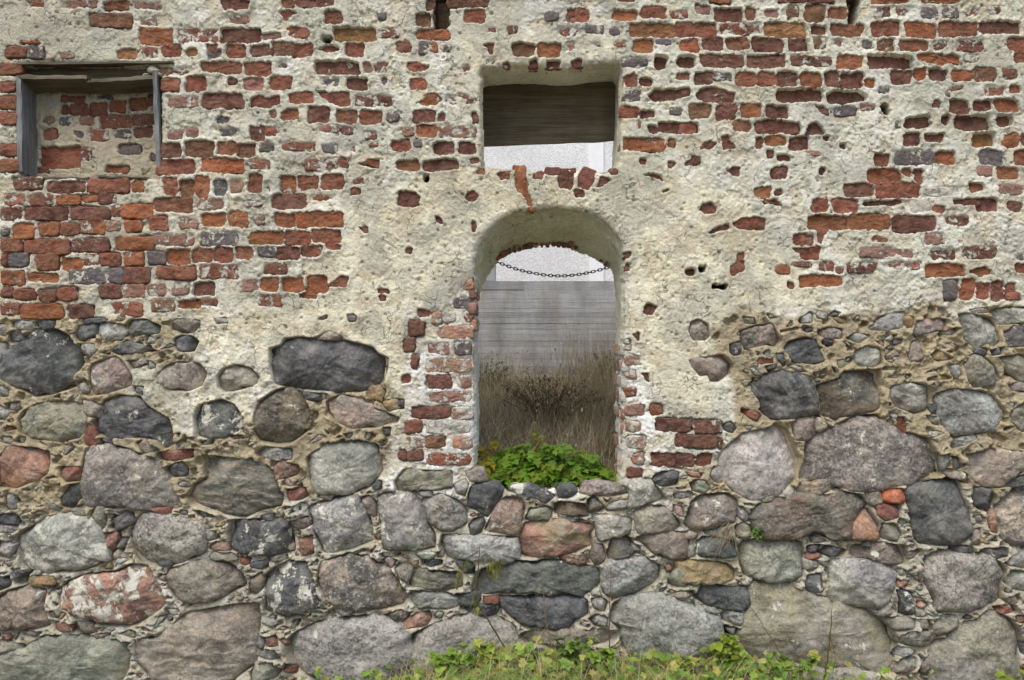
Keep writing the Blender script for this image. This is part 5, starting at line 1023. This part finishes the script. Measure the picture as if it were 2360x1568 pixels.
# ---------------------------------------------------------------- board marked concrete wall, chain and building behind
CY = 3.0; kc = (D + CY) / D
cw = empty('concrete_wall', (0, CY + .15, 1.2), 'low grey board-marked concrete wall with rain stains, seen through the doorway', 'wall')
ztop = at(0, 648, CY)[2]; rc = np.random.default_rng(5)
bounds = [648, 668, 689, 698, 711, 721, 732, 746, 759, 770, 786, 799, 814, 828, 845, 860, 880, 900, 925]
zz = [at(0, b, CY)[2] for b in bounds] + [1.3, 1.0, .6]
for i in range(len(zz) - 1):
    z1, z0 = zz[i], zz[i + 1]
    pl = Pile(); xs = [-6]
    while xs[-1] < 6: xs.append(xs[-1] + rc.uniform(1.6, 3.4))
    for a, b in zip(xs[:-1], xs[1:]):
        o_ = rc.uniform(-.004, .004); tn = np.append(np.array((.37, .38, .385)) * rc.uniform(.84, 1.16), 1)
        V = np.array([(x, y, z) for x in (a, b) for y in (CY + o_, CY + .28) for z in (z0 + .0007, z1 - .0007)])
        pl.add(V, np.array([(0, 1, 3, 2), (4, 6, 7, 5), (0, 4, 5, 1), (2, 3, 7, 6), (0, 2, 6, 4), (1, 5, 7, 3)]), {'tone': tn})
    put('board_course', pl.mesh('board_course', False), M['concrete'], cw, -np.array(cw.location))
pl = Pile(); V = np.array([(x, y, z) for x in (-6, 6) for y in (CY + .012, CY + .27) for z in (.5, ztop - .004)])
pl.add(V, np.array([(0, 1, 3, 2), (4, 6, 7, 5), (0, 4, 5, 1), (2, 3, 7, 6), (0, 2, 6, 4), (1, 5, 7, 3)]), {'tone': np.array((.1, .1, .1, 1))})
put('wall_body', pl.mesh('wall_body', False), M['concrete'], cw, -np.array(cw.location))

def solid(name, x0, x1, y0, y1, z0, z1, mat, parent=None, bev=.01):
    import bmesh
    bm = bmesh.new(); bmesh.ops.create_cube(bm, size=1)
    for v_ in bm.verts: v_.co = (v_.co.x * (x1 - x0), v_.co.y * (y1 - y0), v_.co.z * (z1 - z0))
    bmesh.ops.bevel(bm, geom=bm.edges[:], offset=bev, segments=2, affect='EDGES')
    me = bpy.data.meshes.new(name); bm.to_mesh(me); bm.free()
    c = np.array([(x0 + x1) / 2, (y0 + y1) / 2, (z0 + z1) / 2])
    return put(name, me, mat, parent, c - (np.array(parent.location) if parent else 0))
PY = 3.13
pa, pb = at(1118, 600, PY), at(1143, 600, PY)
def fence_post(x0, x1, label):
    p = empty('chain_post', ((x0 + x1) / 2, PY, ztop - .002), label, 'post', 'square concrete posts along the top of the concrete wall')
    hgt = .42
    solid('post_shaft', x0, x1, PY - (x1 - x0) / 2, PY + (x1 - x0) / 2, ztop - .002, ztop + hgt, M['post'], p, .008)
    solid('post_cap', x0 - .008, x1 + .008, PY - (x1 - x0) / 2 - .008, PY + (x1 - x0) / 2 + .008, ztop + hgt, ztop + hgt + .03, M['post'], p, .006)
    return p
fence_post(pa[0], pb[0], 'grey concrete post on the concrete wall holding the left end of the chain')
qa, qb = at(1436, 600, PY), at(1461, 600, PY)
fence_post(qa[0], qb[0], 'grey concrete post mostly hidden by the right edge of the arch')
chain = empty('chain', tuple(at(1290, 636, PY)), 'black iron chain sagging between posts above the concrete wall', 'chain')
def link_mesh():
    Ls, r, wr = .034, .0105, .0045
    path = []
    for i in range(9): a = -math.pi / 2 + math.pi * i / 8; path.append((Ls / 2 - r + r * math.cos(a) + .004, r * math.sin(a)))
    for i in range(9): a = math.pi / 2 + math.pi * i / 8; path.append((-Ls / 2 + r + r * math.cos(a) - .004, r * math.sin(a)))
    path = np.array(path); n = len(path); m = 7
    tg = np.roll(path, -1, 0) - np.roll(path, 1, 0); tg /= np.hypot(*tg.T)[:, None]; nn = np.stack([tg[:, 1], -tg[:, 0]], 1)
    V = []
    for i in range(n):
        for j in range(m):
            a = 2 * math.pi * j / m; o_ = nn[i] * wr * math.cos(a)
            V.append((path[i, 0] + o_[0], wr * math.sin(a), path[i, 1] + o_[1]))
    idx = np.arange(n * m).reshape(n, m); nx = np.roll(idx, -1, 0)
    q = np.stack([idx, np.roll(idx, -1, 1), np.roll(nx, -1, 1), nx], -1).reshape(-1, 4)
    return mesh('chain_link', V, q)
lm = link_mesh(); lm.materials.append(M['iron'])
ctl = chaikin([(1142, 603), (1197, 623.5), (1250, 634), (1290, 637), (1330, 634), (1383, 623.5), (1437, 603)], 3, closed=False)
cp = np.array([at(a, b, PY) for a, b in ctl]); cl = np.concatenate([[0], np.cumsum(np.linalg.norm(np.diff(cp, axis=0), axis=1))])
nl = int(cl[-1] / .0315); tl = np.linspace(0, cl[-1], nl)
for i in range(nl):
    pos = np.array([np.interp(tl[i], cl, cp[:, j]) for j in range(3)]); nxp = np.array([np.interp(min(tl[i] + .01, cl[-1]), cl, cp[:, j]) for j in range(3)]); pvp = np.array([np.interp(max(tl[i] - .01, 0), cl, cp[:, j]) for j in range(3)])
    dv = nxp - pvp
    o = put('link', lm, None, chain, pos - np.array(chain.location))
    o.rotation_euler = (R(90) * (i % 2) + R(rc.uniform(-9, 9)), -math.atan2(dv[2], dv[0]), 0)

bld = empty('pale_building', (0, 9, 1.4), 'pale pebbledashed building with a smooth white band, behind the ruin', 'building')
BY = 6.0
solid('rendered_wall', -9, 9, BY, BY + 7, 1.2, 8.0, M['pebble'], bld, .02)
sa, sb = at(1358, 600, BY), at(1391, 600, BY)
solid('white_band', sa[0], sb[0], BY - .03, BY + .1, 1.25, 7.9, M['white'], bld, .006)
solid('roof', -9.3, 9.3, BY - .35, BY + 7.3, 8.0, 8.3, M['post'], bld, .02)

# ---------------------------------------------------------------- plants
rp = np.random.default_rng(21)
def leaflet(ln, wd, lobes, curl, fold, rgen):
    """a lobed leaflet in the x direction; returns verts, faces"""
    n = 9 if not lobes else 13; V = []
    ts = np.linspace(0, 1, n)
    half = wd * np.sin(np.pi * ts ** .8) ** .7 * (1 + (.36 * np.cos(ts * lobes * 2 * math.pi + 2.6) if lobes else 0))
    half[0] = .002; half[-1] = .001
    for t, hw in zip(ts, half):
        z = -curl * t * t * ln
        V += [(t * ln - .06 * ln * (hw > .01), hw, z + fold * hw), (t * ln, 0, z), (t * ln - .06 * ln * (hw > .01), -hw, z + fold * hw)]
    V = np.array(V); F = []
    for i in range(n - 1):
        a = 3 * i; F += [(a, a + 1, a + 4, a + 3), (a + 1, a + 2, a + 5, a + 4)]
    return V, np.array(F)
def rot(V, az, pitch, roll=0):
    cr, sr = math.cos(roll), math.sin(roll); V = np.stack([V[:, 0], V[:, 1] * cr - V[:, 2] * sr, V[:, 1] * sr + V[:, 2] * cr], 1)
    cp_, sp = math.cos(pitch), math.sin(pitch); V = np.stack([V[:, 0] * cp_ - V[:, 2] * sp, V[:, 1], V[:, 0] * sp + V[:, 2] * cp_], 1)
    ca, sa_ = math.cos(az), math.sin(az); return np.stack([V[:, 0] * ca - V[:, 1] * sa_, V[:, 0] * sa_ + V[:, 1] * ca, V[:, 2]], 1)
def tube(path, r0, r1, m=5):
    P = np.asarray(path, float); n = len(P); V = []
    tg = np.gradient(P, axis=0); tg /= np.maximum(1e-9, np.linalg.norm(tg, axis=1))[:, None]
    for i in range(n):
        a = np.cross(tg[i], (0.31, .85, .4)); a /= np.linalg.norm(a); b = np.cross(tg[i], a); r = r0 + (r1 - r0) * i / (n - 1)
        for j in range(m):
            th = 2 * math.pi * j / m; V.append(P[i] + r * (a * math.cos(th) + b * math.sin(th)))
    idx = np.arange(n * m).reshape(n, m)
    q = np.stack([idx[:-1], np.roll(idx[:-1], -1, 1), np.roll(idx[1:], -1, 1), idx[1:]], -1).reshape(-1, 4)
    return np.array(V), q
def compound_leaf(size, rgen, tone):
    pl = Pile()
    for (x, side, ln, wd) in ((1.0, 0, .42, .17), (.66, 1, .33, .13), (.66, -1, .33, .13), (.34, 1, .26, .10), (.34, -1, .26, .10)):
        V, F = leaflet(ln * size, wd * size, 2.5, rgen.uniform(.1, .5), rgen.uniform(-.15, .35), rgen)
        V = rot(V, side * R(rgen.uniform(48, 70)) + rgen.uniform(-.15, .15), rgen.uniform(-.25, .2), rgen.uniform(-.3, .3)) + np.array([x * size * .62, 0, -.10 * size * x * x])
        pl.add(V, F, {'tone': np.append(tone * rgen.uniform(.85, 1.15), 1)})
    pth = [(t * size * .62, 0, -.10 * size * t * t) for t in np.linspace(0, 1, 6)]
    V, F = tube(pth, .0022, .0012, 4); pl.add(V, F, {'tone': np.append(tone * np.array((1.2, 1.1, .9)), 1)})
    return pl.mesh('compound_leaf')
GREEN = np.array((.12, .225, .02))
# the green plant that fills the sill of the doorway
gp = empty('celandine_plant', tuple(at(1265, 1122, .2)), 'lush bright green plant with lobed leaves filling the foot of the arched doorway', 'plant')
lms = [compound_leaf(.145 * rp.uniform(.85, 1.2), rp, GREEN * np.array((rp.uniform(.8, 1.5), rp.uniform(.85, 1.15), rp.uniform(.7, 1.2)))) for _ in range(9)]
for m_ in lms: m_.materials.append(M['leaf'])
stems = Pile(); g0 = np.array(gp.location)
for i in range(285):
    t = rp.random(); u = 1128 + 288 * t + rp.normal(0, 6)
    top = 1016 + 30 * abs(t - .38) / .6 + 30 * sstep(.75, 1.0, t) + 30 * sstep(.15, 0, t)
    v = top + (1103 - top) * rp.random() ** 1.0; y = .10 + .42 * (1 - (v - top) / (1118 - top)) * rp.uniform(.5, 1) + rp.uniform(0, .1)
    p = at(u, v, y)
    base = np.array([p[0] * .9 + g0[0] * .1 + rp.normal(0, .05), min(.5, max(.1, y + rp.normal(.06, .06))), 1.07])
    mid = (base + p) / 2 + np.array([0, 0, .04])
    pth = [base * (1 - s) ** 2 + 2 * mid * s * (1 - s) + p * s * s for s in np.linspace(0, 1, 6)]
    V, F = tube(pth, .0028, .0018, 5); stems.add(V - g0, F, {'tone': np.append(GREEN * np.array((1.5, 1.15, 1.2)), 1)})
    o = put('leaf', lms[i % 9], None, gp, p - g0)
    o.rotation_euler = (rp.uniform(-.5, .5), rp.uniform(-.2, .75), R(-90) + rp.normal(0, 1.0)); s_ = rp.uniform(.6, 1.1); o.scale = (s_, s_, s_)
put('stem', stems.mesh('stem'), M['leaf'], gp, kind='stuff')
def small_plant(name, label, root, tips, size, tone, group=None, lobes=2.5, per=5, cat='plant', stem_tone=None, stem_r=.0022):
    o = empty(name, tuple(root), label, cat, group); pl = Pile(); r0 = np.array(root)
    lf = []
    for k in range(4):
        q = Pile()
        for j in range(3):
            V, F = leaflet(size * (1 if j == 0 else .8), size * .34, lobes, rp.uniform(.1, .5), rp.uniform(0, .4), rp)
            q.add(rot(V, (0, .9, -.9)[j], rp.uniform(-.2, .2)), F, {'tone': np.append(tone * rp.uniform(.75, 1.25) * np.array((rp.uniform(.85, 1.25), 1, 1)), 1)})
        m_ = q.mesh('leaf'); m_.materials.append(M['leaf']); lf.append(m_)
    for tp in tips:
        tp = np.array(tp); mid = (r0 + tp) / 2 + np.array([rp.normal(0, .01), rp.normal(0, .01), .02])
        f = lambda s: r0 * (1 - s) ** 2 + 2 * mid * s * (1 - s) + tp * s * s
        V, F = tube([f(s) for s in np.linspace(0, 1, 8)], stem_r, stem_r * .5, 5); pl.add(V - r0, F, {'tone': np.append(tone * np.array((1.4, .9, 1)) if stem_tone is None else np.array(stem_tone), 1)})
        for j in range(per):
            s = 1 - j / per * .75 if per > 1 else 1
            l = put('leaf', lf[rp.integers(4)], None, o, f(s) - r0)
            l.rotation_euler = (rp.uniform(-.5, .5), rp.uniform(-.3, .7), R(-90) + rp.normal(0, 1.3)); k_ = rp.uniform(.6, 1.15); l.scale = (k_, k_, k_)
    put('stem', pl.mesh('stem'), M['leaf'], o)
    return o
small_plant('yellowing_plant', 'yellow-green leafy plant at the left side of the arched doorway', (at(1112, 1128, .3)[0], .28, 1.08),
            [at(1108, 1030, .35), at(1124, 1048, .3), at(1104, 1068, .22), at(1118, 1085, .15), at(1140, 1010, .55), at(1106, 1100, .1), at(1130, 1066, .2)], .055, np.array((.30, .28, .02)), per=7)
small_plant('yellow_sprig', 'thin sprig of small yellow-green leaves rising above the celandine', (at(1236, 1060, .75)[0], .75, 1.2),
            [at(1236, 992, .75), at(1226, 1003, .75), at(1246, 1005, .75)], .035, np.array((.26, .29, .03)), per=6)
small_plant('bramble_sprig', 'leafy green sprig beside the dark gap between the foot boulders', (at(1676, 1532, -.12)[0], -.12, gz(at(1676, 1532, -.12)[0], -.12)),
            [at(1668, 1462, -.12), at(1690, 1466, -.10), at(1652, 1482, -.14), at(1700, 1482, -.12), at(1680, 1476, -.16), at(1664, 1500, -.18), at(1702, 1504, -.15)], .075, np.array((.17, .25, .03)), lobes=0, per=4)
small_plant('wall_sprout', 'tiny green sprout growing from a joint between the boulders right of the doorway', at(1738, 1238, -.03), [at(1746, 1216, -.07), at(1753, 1222, -.06), at(1741, 1230, -.07), at(1750, 1236, -.06)], .03, np.array((.10, .20, .03)), per=2)
small_plant('corner_weed', 'small bright green weed at the lower right corner of the wall', (at(2330, 1570, -.1)[0], -.1, gz(2.9, -.1)), [at(2344, 1545, -.1), at(2318, 1556, -.12), at(2352, 1560, -.14)], .07, np.array((.19, .27, .03)), per=3)
def foot_weed(label, u, v0, v1, spread, tone, size, lobes, n, per=4):
    y = -.20; x = at(u, v0, y)[0]
    small_plant('foot_weed', label, (x, y, float(gz(x, y)) - .01), [at(u + rp.normal(0, spread), v1 + abs(rp.normal(0, 14)), y + rp.uniform(-.06, .06)) for _ in range(n)], size, np.array(tone), 'leafy weeds along the foot of the wall', lobes, per)
foot_weed('pale yellow-green lobed weed under the tall brown stalk', 1122, 1560, 1474, 14, (.30, .36, .06), .065, 2.5, 7)
foot_weed('dark green weed below the straw-coloured stalk', 1312, 1560, 1470, 24, (.14, .24, .05), .055, 2.5, 8)
foot_weed('bright green weed with rounded leaves left of the brown stalk', 1040, 1575, 1500, 26, (.20, .33, .05), .075, 2.5, 8)
foot_weed('green weed at the foot of the reddish stalk', 1400, 1565, 1494, 20, (.20, .30, .05), .060, 0, 7)
foot_weed('light green weed in front of the large pale boulder', 1560, 1570, 1508, 40, (.26, .34, .06), .055, 2.5, 9)
foot_weed('tangled green weed in front of the yellow lichened slab', 1800, 1580, 1512, 38, (.17, .27, .04), .060, 0, 9)
# tall dry weeds in front of the wall
def weed(label, pts, y, r, tone, leaves=(), size=.05, drop=False, twigs=()):
    P = np.array([at(u, v, y) for u, v in pts]); o = empty('dry_weed', tuple(P[0]), label, 'plant', 'dry weed stalks at the foot of the wall')
    cur = np.stack([np.interp(np.linspace(0, 1, 18), np.linspace(0, 1, len(P)), P[:, j]) for j in range(3)], 1)
    cur[1:-1] += rp.normal(0, .002, (16, 3))
    V, F = tube(cur, r * 1.35, r * .5, 6); put('stalk', mesh('stalk', V - P[0], F, {'tone': np.append(np.array(tone), 1)}), M['leaf'], o)
    if twigs:
        pl = Pile()
        for tw in twigs:
            T = np.array([at(u, v, y) for u, v in tw]); V, F = tube(np.stack([np.interp(np.linspace(0, 1, 7), np.linspace(0, 1, len(T)), T[:, j]) for j in range(3)], 1) + rp.normal(0, .0015, (7, 3)), r * .45, r * .18, 4)
            pl.add(V - P[0], F, {'tone': np.append(np.array(tone), 1)})
        put('twig', pl.mesh('twig'), M['leaf'], o)
    for (u, v) in leaves:
        V, F = leaflet(size * rp.uniform(.7, 1.2), size * .16, 2, .4, .3, rp)
        V = rot(V, rp.uniform(0, 6.3), R(rp.uniform(-85, -35)))
        put('leaf', mesh('leaf', V, F, {'tone': np.append(np.array((.17, .17, .05)) * rp.uniform(.7, 1.3), 1)}), M['leaf'], o, at(u + rp.uniform(-3, 3), v + rp.uniform(-3, 3), y) - P[0])
    return o
lv = [(1136 + rp.normal(0, 9), 1300 + rp.normal(0, 12)) for _ in range(22)] + [(1055, 1320 + rp.normal(0, 9)) for _ in range(7)] + [(1094 + rp.normal(0, 4), 1385 + rp.normal(0, 10)) for _ in range(9)] + [(1072, 1293)] * 2
weed('tall brown weed with drooping withered leaves, left of the dark slab under the doorway', [(1163, 1492), (1130, 1438), (1103, 1398), (1099, 1350), (1102, 1300), (1106, 1258)], -.16, .0042, (.12, .085, .04), lv, .06,
     twigs=[((1100, 1355), (1120, 1330), (1138, 1296)), ((1101, 1338), (1135, 1310), (1140, 1290)), ((1100, 1350), (1075, 1325), (1055, 1312)), ((1104, 1280), (1130, 1258), (1142, 1242)), ((1098, 1375), (1080, 1350), (1071, 1292))])
weed('single bare straw-coloured stalk in front of the black boulder under the doorway', [(1272, 1492), (1262, 1450), (1254, 1400), (1251, 1345), (1251, 1300)], -.14, .0034, (.25, .18, .08))
weed('thin reddish dead stalk with fine twigs, right of the straw-coloured stalk', [(1404, 1492), (1404, 1450), (1406, 1410), (1405, 1365), (1408, 1310)], -.14, .0028, (.17, .085, .05),
     twigs=[((1406, 1395), (1394, 1375), (1385, 1372)), ((1406, 1390), (1415, 1378), (1417, 1370)), ((1405, 1360), (1398, 1345), (1397, 1335)), ((1405, 1400), (1417, 1382), (1419, 1372))])
weed('curved olive stem standing before the yellow lichened slab', [(1898, 1575), (1905, 1530), (1911, 1490), (1915, 1440), (1917, 1405)], -.22, .0045, (.15, .12, .03),
     twigs=[((1907, 1500), (1890, 1478), (1862, 1492)), ((1911, 1470), (1900, 1455), (1880, 1450)), ((1912, 1462), (1926, 1520), (1918, 1568)), ((1905, 1520), (1870, 1505), (1845, 1515))])
weed('long thin grey stalk leaning across the yellow lichened slab', [(1812, 1530), (1782, 1478), (1745, 1420), (1712, 1378), (1689, 1357)], -.2, .0022, (.16, .10, .07))
# bleached roots hanging out of the wall
dt = empty('dry_root_tuft', tuple(at(1683, 1212, -.06)), 'bleached dry grass tuft hanging from the joint over the small black stone', 'plant'); pl = Pile(); d0 = np.array(dt.location)
for i in range(34):
    a = d0 + rp.normal(0, .012, 3); b = at(1662 + rp.normal(0, 22), 1245 + abs(rp.normal(0, 24)), -.08 - rp.random() * .05)
    m_ = (a + b) / 2 + np.array([rp.normal(0, .015), -.03, .035]); V, F = tube([a * (1 - s) ** 2 + 2 * m_ * s * (1 - s) + b * s * s for s in np.linspace(0, 1, 7)], .0022, .0008, 4)
    pl.add(V - d0, F, {'tone': np.append(np.array((.40, .33, .22)) * rp.uniform(.6, 1.2), 1)})
put('blade', pl.mesh('blade'), M['leaf'], dt, kind='stuff')

# ---------------------------------------------------------------- grass and ground cover
def blades(n, pos, hgt, lean, wid, tones, pl, seg=4):
    for i in range(n):
        p = pos(i); h = hgt(p); az = rp.uniform(0, 2 * math.pi); ln = lean() * h
        d = np.array([math.cos(az), math.sin(az), 0]); sd = np.array([-math.sin(az + rp.normal(0, .6)), math.cos(az), 0])
        ts = np.linspace(0, 1, seg); c = p + np.outer(ts ** 1.8 * ln, d) + np.outer(ts * h - .25 * ln * ts ** 3, (0, 0, 1.0))
        wv = (wid * (1 - ts * .92))[:, None] * sd
        V = np.stack([c - wv, c + wv], 1).reshape(-1, 3); k_ = np.arange(seg - 1) * 2
        pl.add(V, np.stack([k_, k_ + 1, k_ + 3, k_ + 2], 1), {'tone': np.append(np.array(tones[rp.integers(len(tones))]) * rp.uniform(.65, 1.25), 1)})
STRAW = [(.56, .47, .36), (.47, .36, .28), (.43, .30, .24), (.30, .225, .18), (.54, .48, .38), (.28, .30, .12)]
pl = Pile()
def posb(i):
    y = .55 + 2.35 * rp.random() ** .8; u = rp.uniform(1040, 1480); x = at(u, 800, y)[0] + rp.normal(0, .1)
    return np.array([x, y, float(gz2(x, y)) - .02])
blades(8000, posb, lambda p: rp.uniform(.10, .30) * (1.0 if p[1] < 1.9 else .7), lambda: rp.uniform(.2, 1.5), .0021, STRAW, pl, 6)
put('dry_grass', pl.mesh('dry_grass'), M['leaf'], None, kind='stuff')
pl = Pile()
def posh(i):
    y = rp.uniform(1.7, 2.85); u = rp.choice([rp.uniform(1090, 1180), rp.uniform(1330, 1430), rp.uniform(1300, 1425), rp.uniform(1180, 1330)]); x = at(u, 800, y)[0]
    return np.array([x, y, float(gz2(x, y))])
blades(700, posh, lambda p: rp.uniform(.35, .72) * (1.15 if p[0] > .35 else .85), lambda: rp.uniform(.05, .35), .0014, STRAW + [(.2, .18, .15)], pl, 5)
blades(900, posb, lambda p: rp.uniform(.22, .42), lambda: rp.uniform(.2, .9), .0016, [(.62, .55, .42), (.55, .48, .36)], pl, 5)
blades(420, lambda i: (lambda q: np.array([at(rp.uniform(1335, 1430), 800, q)[0], q, float(gz2(.6, q))]))(rp.uniform(1.5, 2.8)), lambda p: rp.uniform(.30, .62), lambda: rp.uniform(.05, .6), .0016, STRAW, pl, 6)
for i in range(520):
    p_ = posb(i); hh = rp.uniform(.12, .42)
    V, F = leaflet(rp.uniform(.018, .04), rp.uniform(.003, .007), 0, .5, .3, rp)
    V = rot(V, rp.uniform(0, 6.3), rp.uniform(.2, 1.3)) + p_ + np.array([0, 0, hh]); pl.add(V, F, {'tone': np.append(np.array((.40, .31, .23)) * rp.uniform(.5, 1.3), 1)})
put('tall_dry_grass', pl.mesh('tall_dry_grass'), M['leaf'], None, kind='stuff')
# dark withered bush in the middle and two greener clumps
def bush(name, label, u0, v0, y, wid, hgt, n, tones, leafy, lsize=.02):
    x0 = at(u0, v0, y)[0]; z0 = float(gz2(x0, y)); o = empty(name, (x0, y, z0), label, 'plant'); st = Pile(); lf_ = Pile()
    for i in range(n):
        az = rp.uniform(0, 6.28); r = wid * math.sqrt(rp.random()); tip = np.array([math.cos(az) * r, math.sin(az) * r * .6, hgt * rp.uniform(.55, 1.05) * (1 - .4 * r / wid)])
        b = tip * np.array([.25, .25, 0]); mid = (b + tip) / 2 + np.array([0, 0, .25 * hgt])
        f = lambda s: b * (1 - s) ** 2 + 2 * mid * s * (1 - s) * .9 + tip * s * s
        V, F = tube([f(s) for s in np.linspace(0, 1, 6)], .0022, .0009, 4); st.add(V, F, {'tone': np.append(np.array(tones[0]) * rp.uniform(.6, 1.3), 1)})
        for j in range(leafy):
            V, F = leaflet(lsize * rp.uniform(.6, 1.4), lsize * .3, 0, .3, .3, rp); V = V.reshape(9, 3, 3)[::2].reshape(-1, 3)
            k_ = [(3 * a, 3 * a + 1, 3 * a + 4, 3 * a + 3) for a in range(4)] + [(3 * a + 1, 3 * a + 2, 3 * a + 5, 3 * a + 4) for a in range(4)]
            V = rot(V, rp.uniform(0, 6.3), rp.uniform(-1, 1)) + f(1 - .75 * rp.random() ** 1.5) + rp.normal(0, .008, 3)
            lf_.add(V, np.array(k_), {'tone': np.append(np.array(tones[1 + rp.integers(len(tones) - 1)]) * rp.uniform(.6, 1.3), 1)})
    put('twig', st.mesh('twig'), M['leaf'], o, kind='stuff'); put('foliage', lf_.mesh('foliage'), M['leaf'], o, kind='stuff')
bush('withered_bush', 'dark brown withered bush amid the dry grass behind the doorway', 1265, 1000, 1.5, .46, .50, 95, [(.17, .13, .09), (.10, .08, .055), (.14, .105, .07), (.17, .16, .06), (.25, .20, .14)], 15)
bush('green_bush', 'yellow-green leafy weeds against the concrete wall, right side of the doorway view', 1400, 900, 2.55, .30, .42, 46, [(.14, .12, .05), (.20, .23, .04), (.13, .17, .035)], 12, .024)
bush('green_bush', 'green leafy weeds against the concrete wall, left side of the doorway view', 1122, 900, 2.5, .24, .36, 36, [(.14, .12, .05), (.15, .18, .04), (.22, .20, .05)], 11, .024)
# the strip at the foot of the wall
COVER = [(.22, .34, .05), (.29, .39, .07), (.17, .29, .045), (.34, .40, .09), (.14, .23, .04), (.36, .33, .09)]
pl = Pile()
def edge(u):     # how far up the picture the growth reaches, in wall units
    return 15 * vnoise(np.array([u / 55.0]), np.array([4.5]), 431)[0] + 9 * vnoise(np.array([u / 19.0]), np.array([8.5]), 432)[0] + np.interp(u, [-100, 700, 860, 960, 1060, 1180, 1420, 1500, 1620, 1720, 1800, 1950, 2060, 2460], [1640, 1580, 1556, 1528, 1508, 1500, 1502, 1518, 1512, 1512, 1530, 1548, 1572, 1600])
n_l = 0
a_ = R(38); TILT = np.array([[1, 0, 0], [0, math.cos(a_), -math.sin(a_)], [0, math.sin(a_), math.cos(a_)]])
while n_l < 3000:
    u = rp.choice([rp.uniform(700, 2150), rp.uniform(950, 1800), rp.uniform(-100, 2460)]); y = -.05 - .75 * rp.random() ** .8
    v = edge(u) + rp.normal(0, 13) - 8 - 26 * (rp.random() < .12); p = at(u, v, -.05)
    x = p[0]; g = float(gz(x, y)); z = max(g + .01, p[2] * (1 - .0) - rp.random() * .10 - max(0, -y - .1) * .30)
    if z > p[2] + .02 or (z - g) > .42: 
        n_l += 1; continue
    s_ = rp.uniform(.018, .046) * (1.5 if rp.random() < .2 else 1)
    tn = np.array(COVER[rp.integers(6)]) * rp.uniform(.65, 1.2)
    for j in range(3):
        V, F = leaflet(s_, s_ * .36, rp.choice([0, 2.5]), rp.uniform(0, .6), rp.uniform(0, .5), rp)
        V = rot(V, (0, 1.0, -1.0)[j], rp.uniform(-.3, .3)); 
        az_ = rp.uniform(0, 6.3) if j == 0 else az_
        pt_ = rp.uniform(-.5, .5) if j == 0 else pt_
        V = rot(V, az_, pt_); V = V @ TILT.T + np.array([x, y, z]); pl.add(V, F, {'tone': np.append(tn, 1)})
    if rp.random() < .3:
        V, F = tube([np.array([x, y, g - .01]) + rp.normal(0, .01, 3), np.array([x, y, (g + z) / 2]) + rp.normal(0, .006, 3), np.array([x, y, z])], .0014, .0009, 4); pl.add(V, F, {'tone': np.append(tn * np.array((1.1, .9, 1)), 1)})
    n_l += 1
put('ground_cover', pl.mesh('ground_cover'), M['leaf'], None, kind='stuff')
pl = Pile()
def posg(i):
    u = rp.choice([rp.uniform(500, 2250), rp.uniform(900, 1800)]); y = -.06 - .8 * rp.random(); x = at(u, 1500, -.05)[0]
    return np.array([x, y, float(gz(x, y)) - .01])
blades(3600, posg, lambda p: min(.34, max(.09, rp.uniform(.8, 1.6) * (at((p[0] / S + 1180), float(edge(p[0] / S + 1180)), -.05)[2] - p[2] + .04 - max(0, -p[1] - .1) * .16))), lambda: rp.uniform(.3, 1.8), .0021,
       [(.40, .35, .19), (.26, .31, .08), (.48, .42, .26), (.20, .28, .06), (.34, .27, .17)], pl, 6)
def posf(i):
    u = rp.uniform(880, 2080); y = rp.uniform(-.55, -.15); x = at(u, 1500, -.05)[0]
    return np.array([x, y, float(gz(x, y))])
blades(700, posf, lambda p: rp.uniform(.14, .27), lambda: rp.uniform(.6, 1.7), .0017, [(.56, .50, .31), (.48, .41, .24), (.38, .40, .14), (.60, .54, .36)], pl, 7)
put('grass', pl.mesh('grass'), M['leaf'], None, kind='stuff')
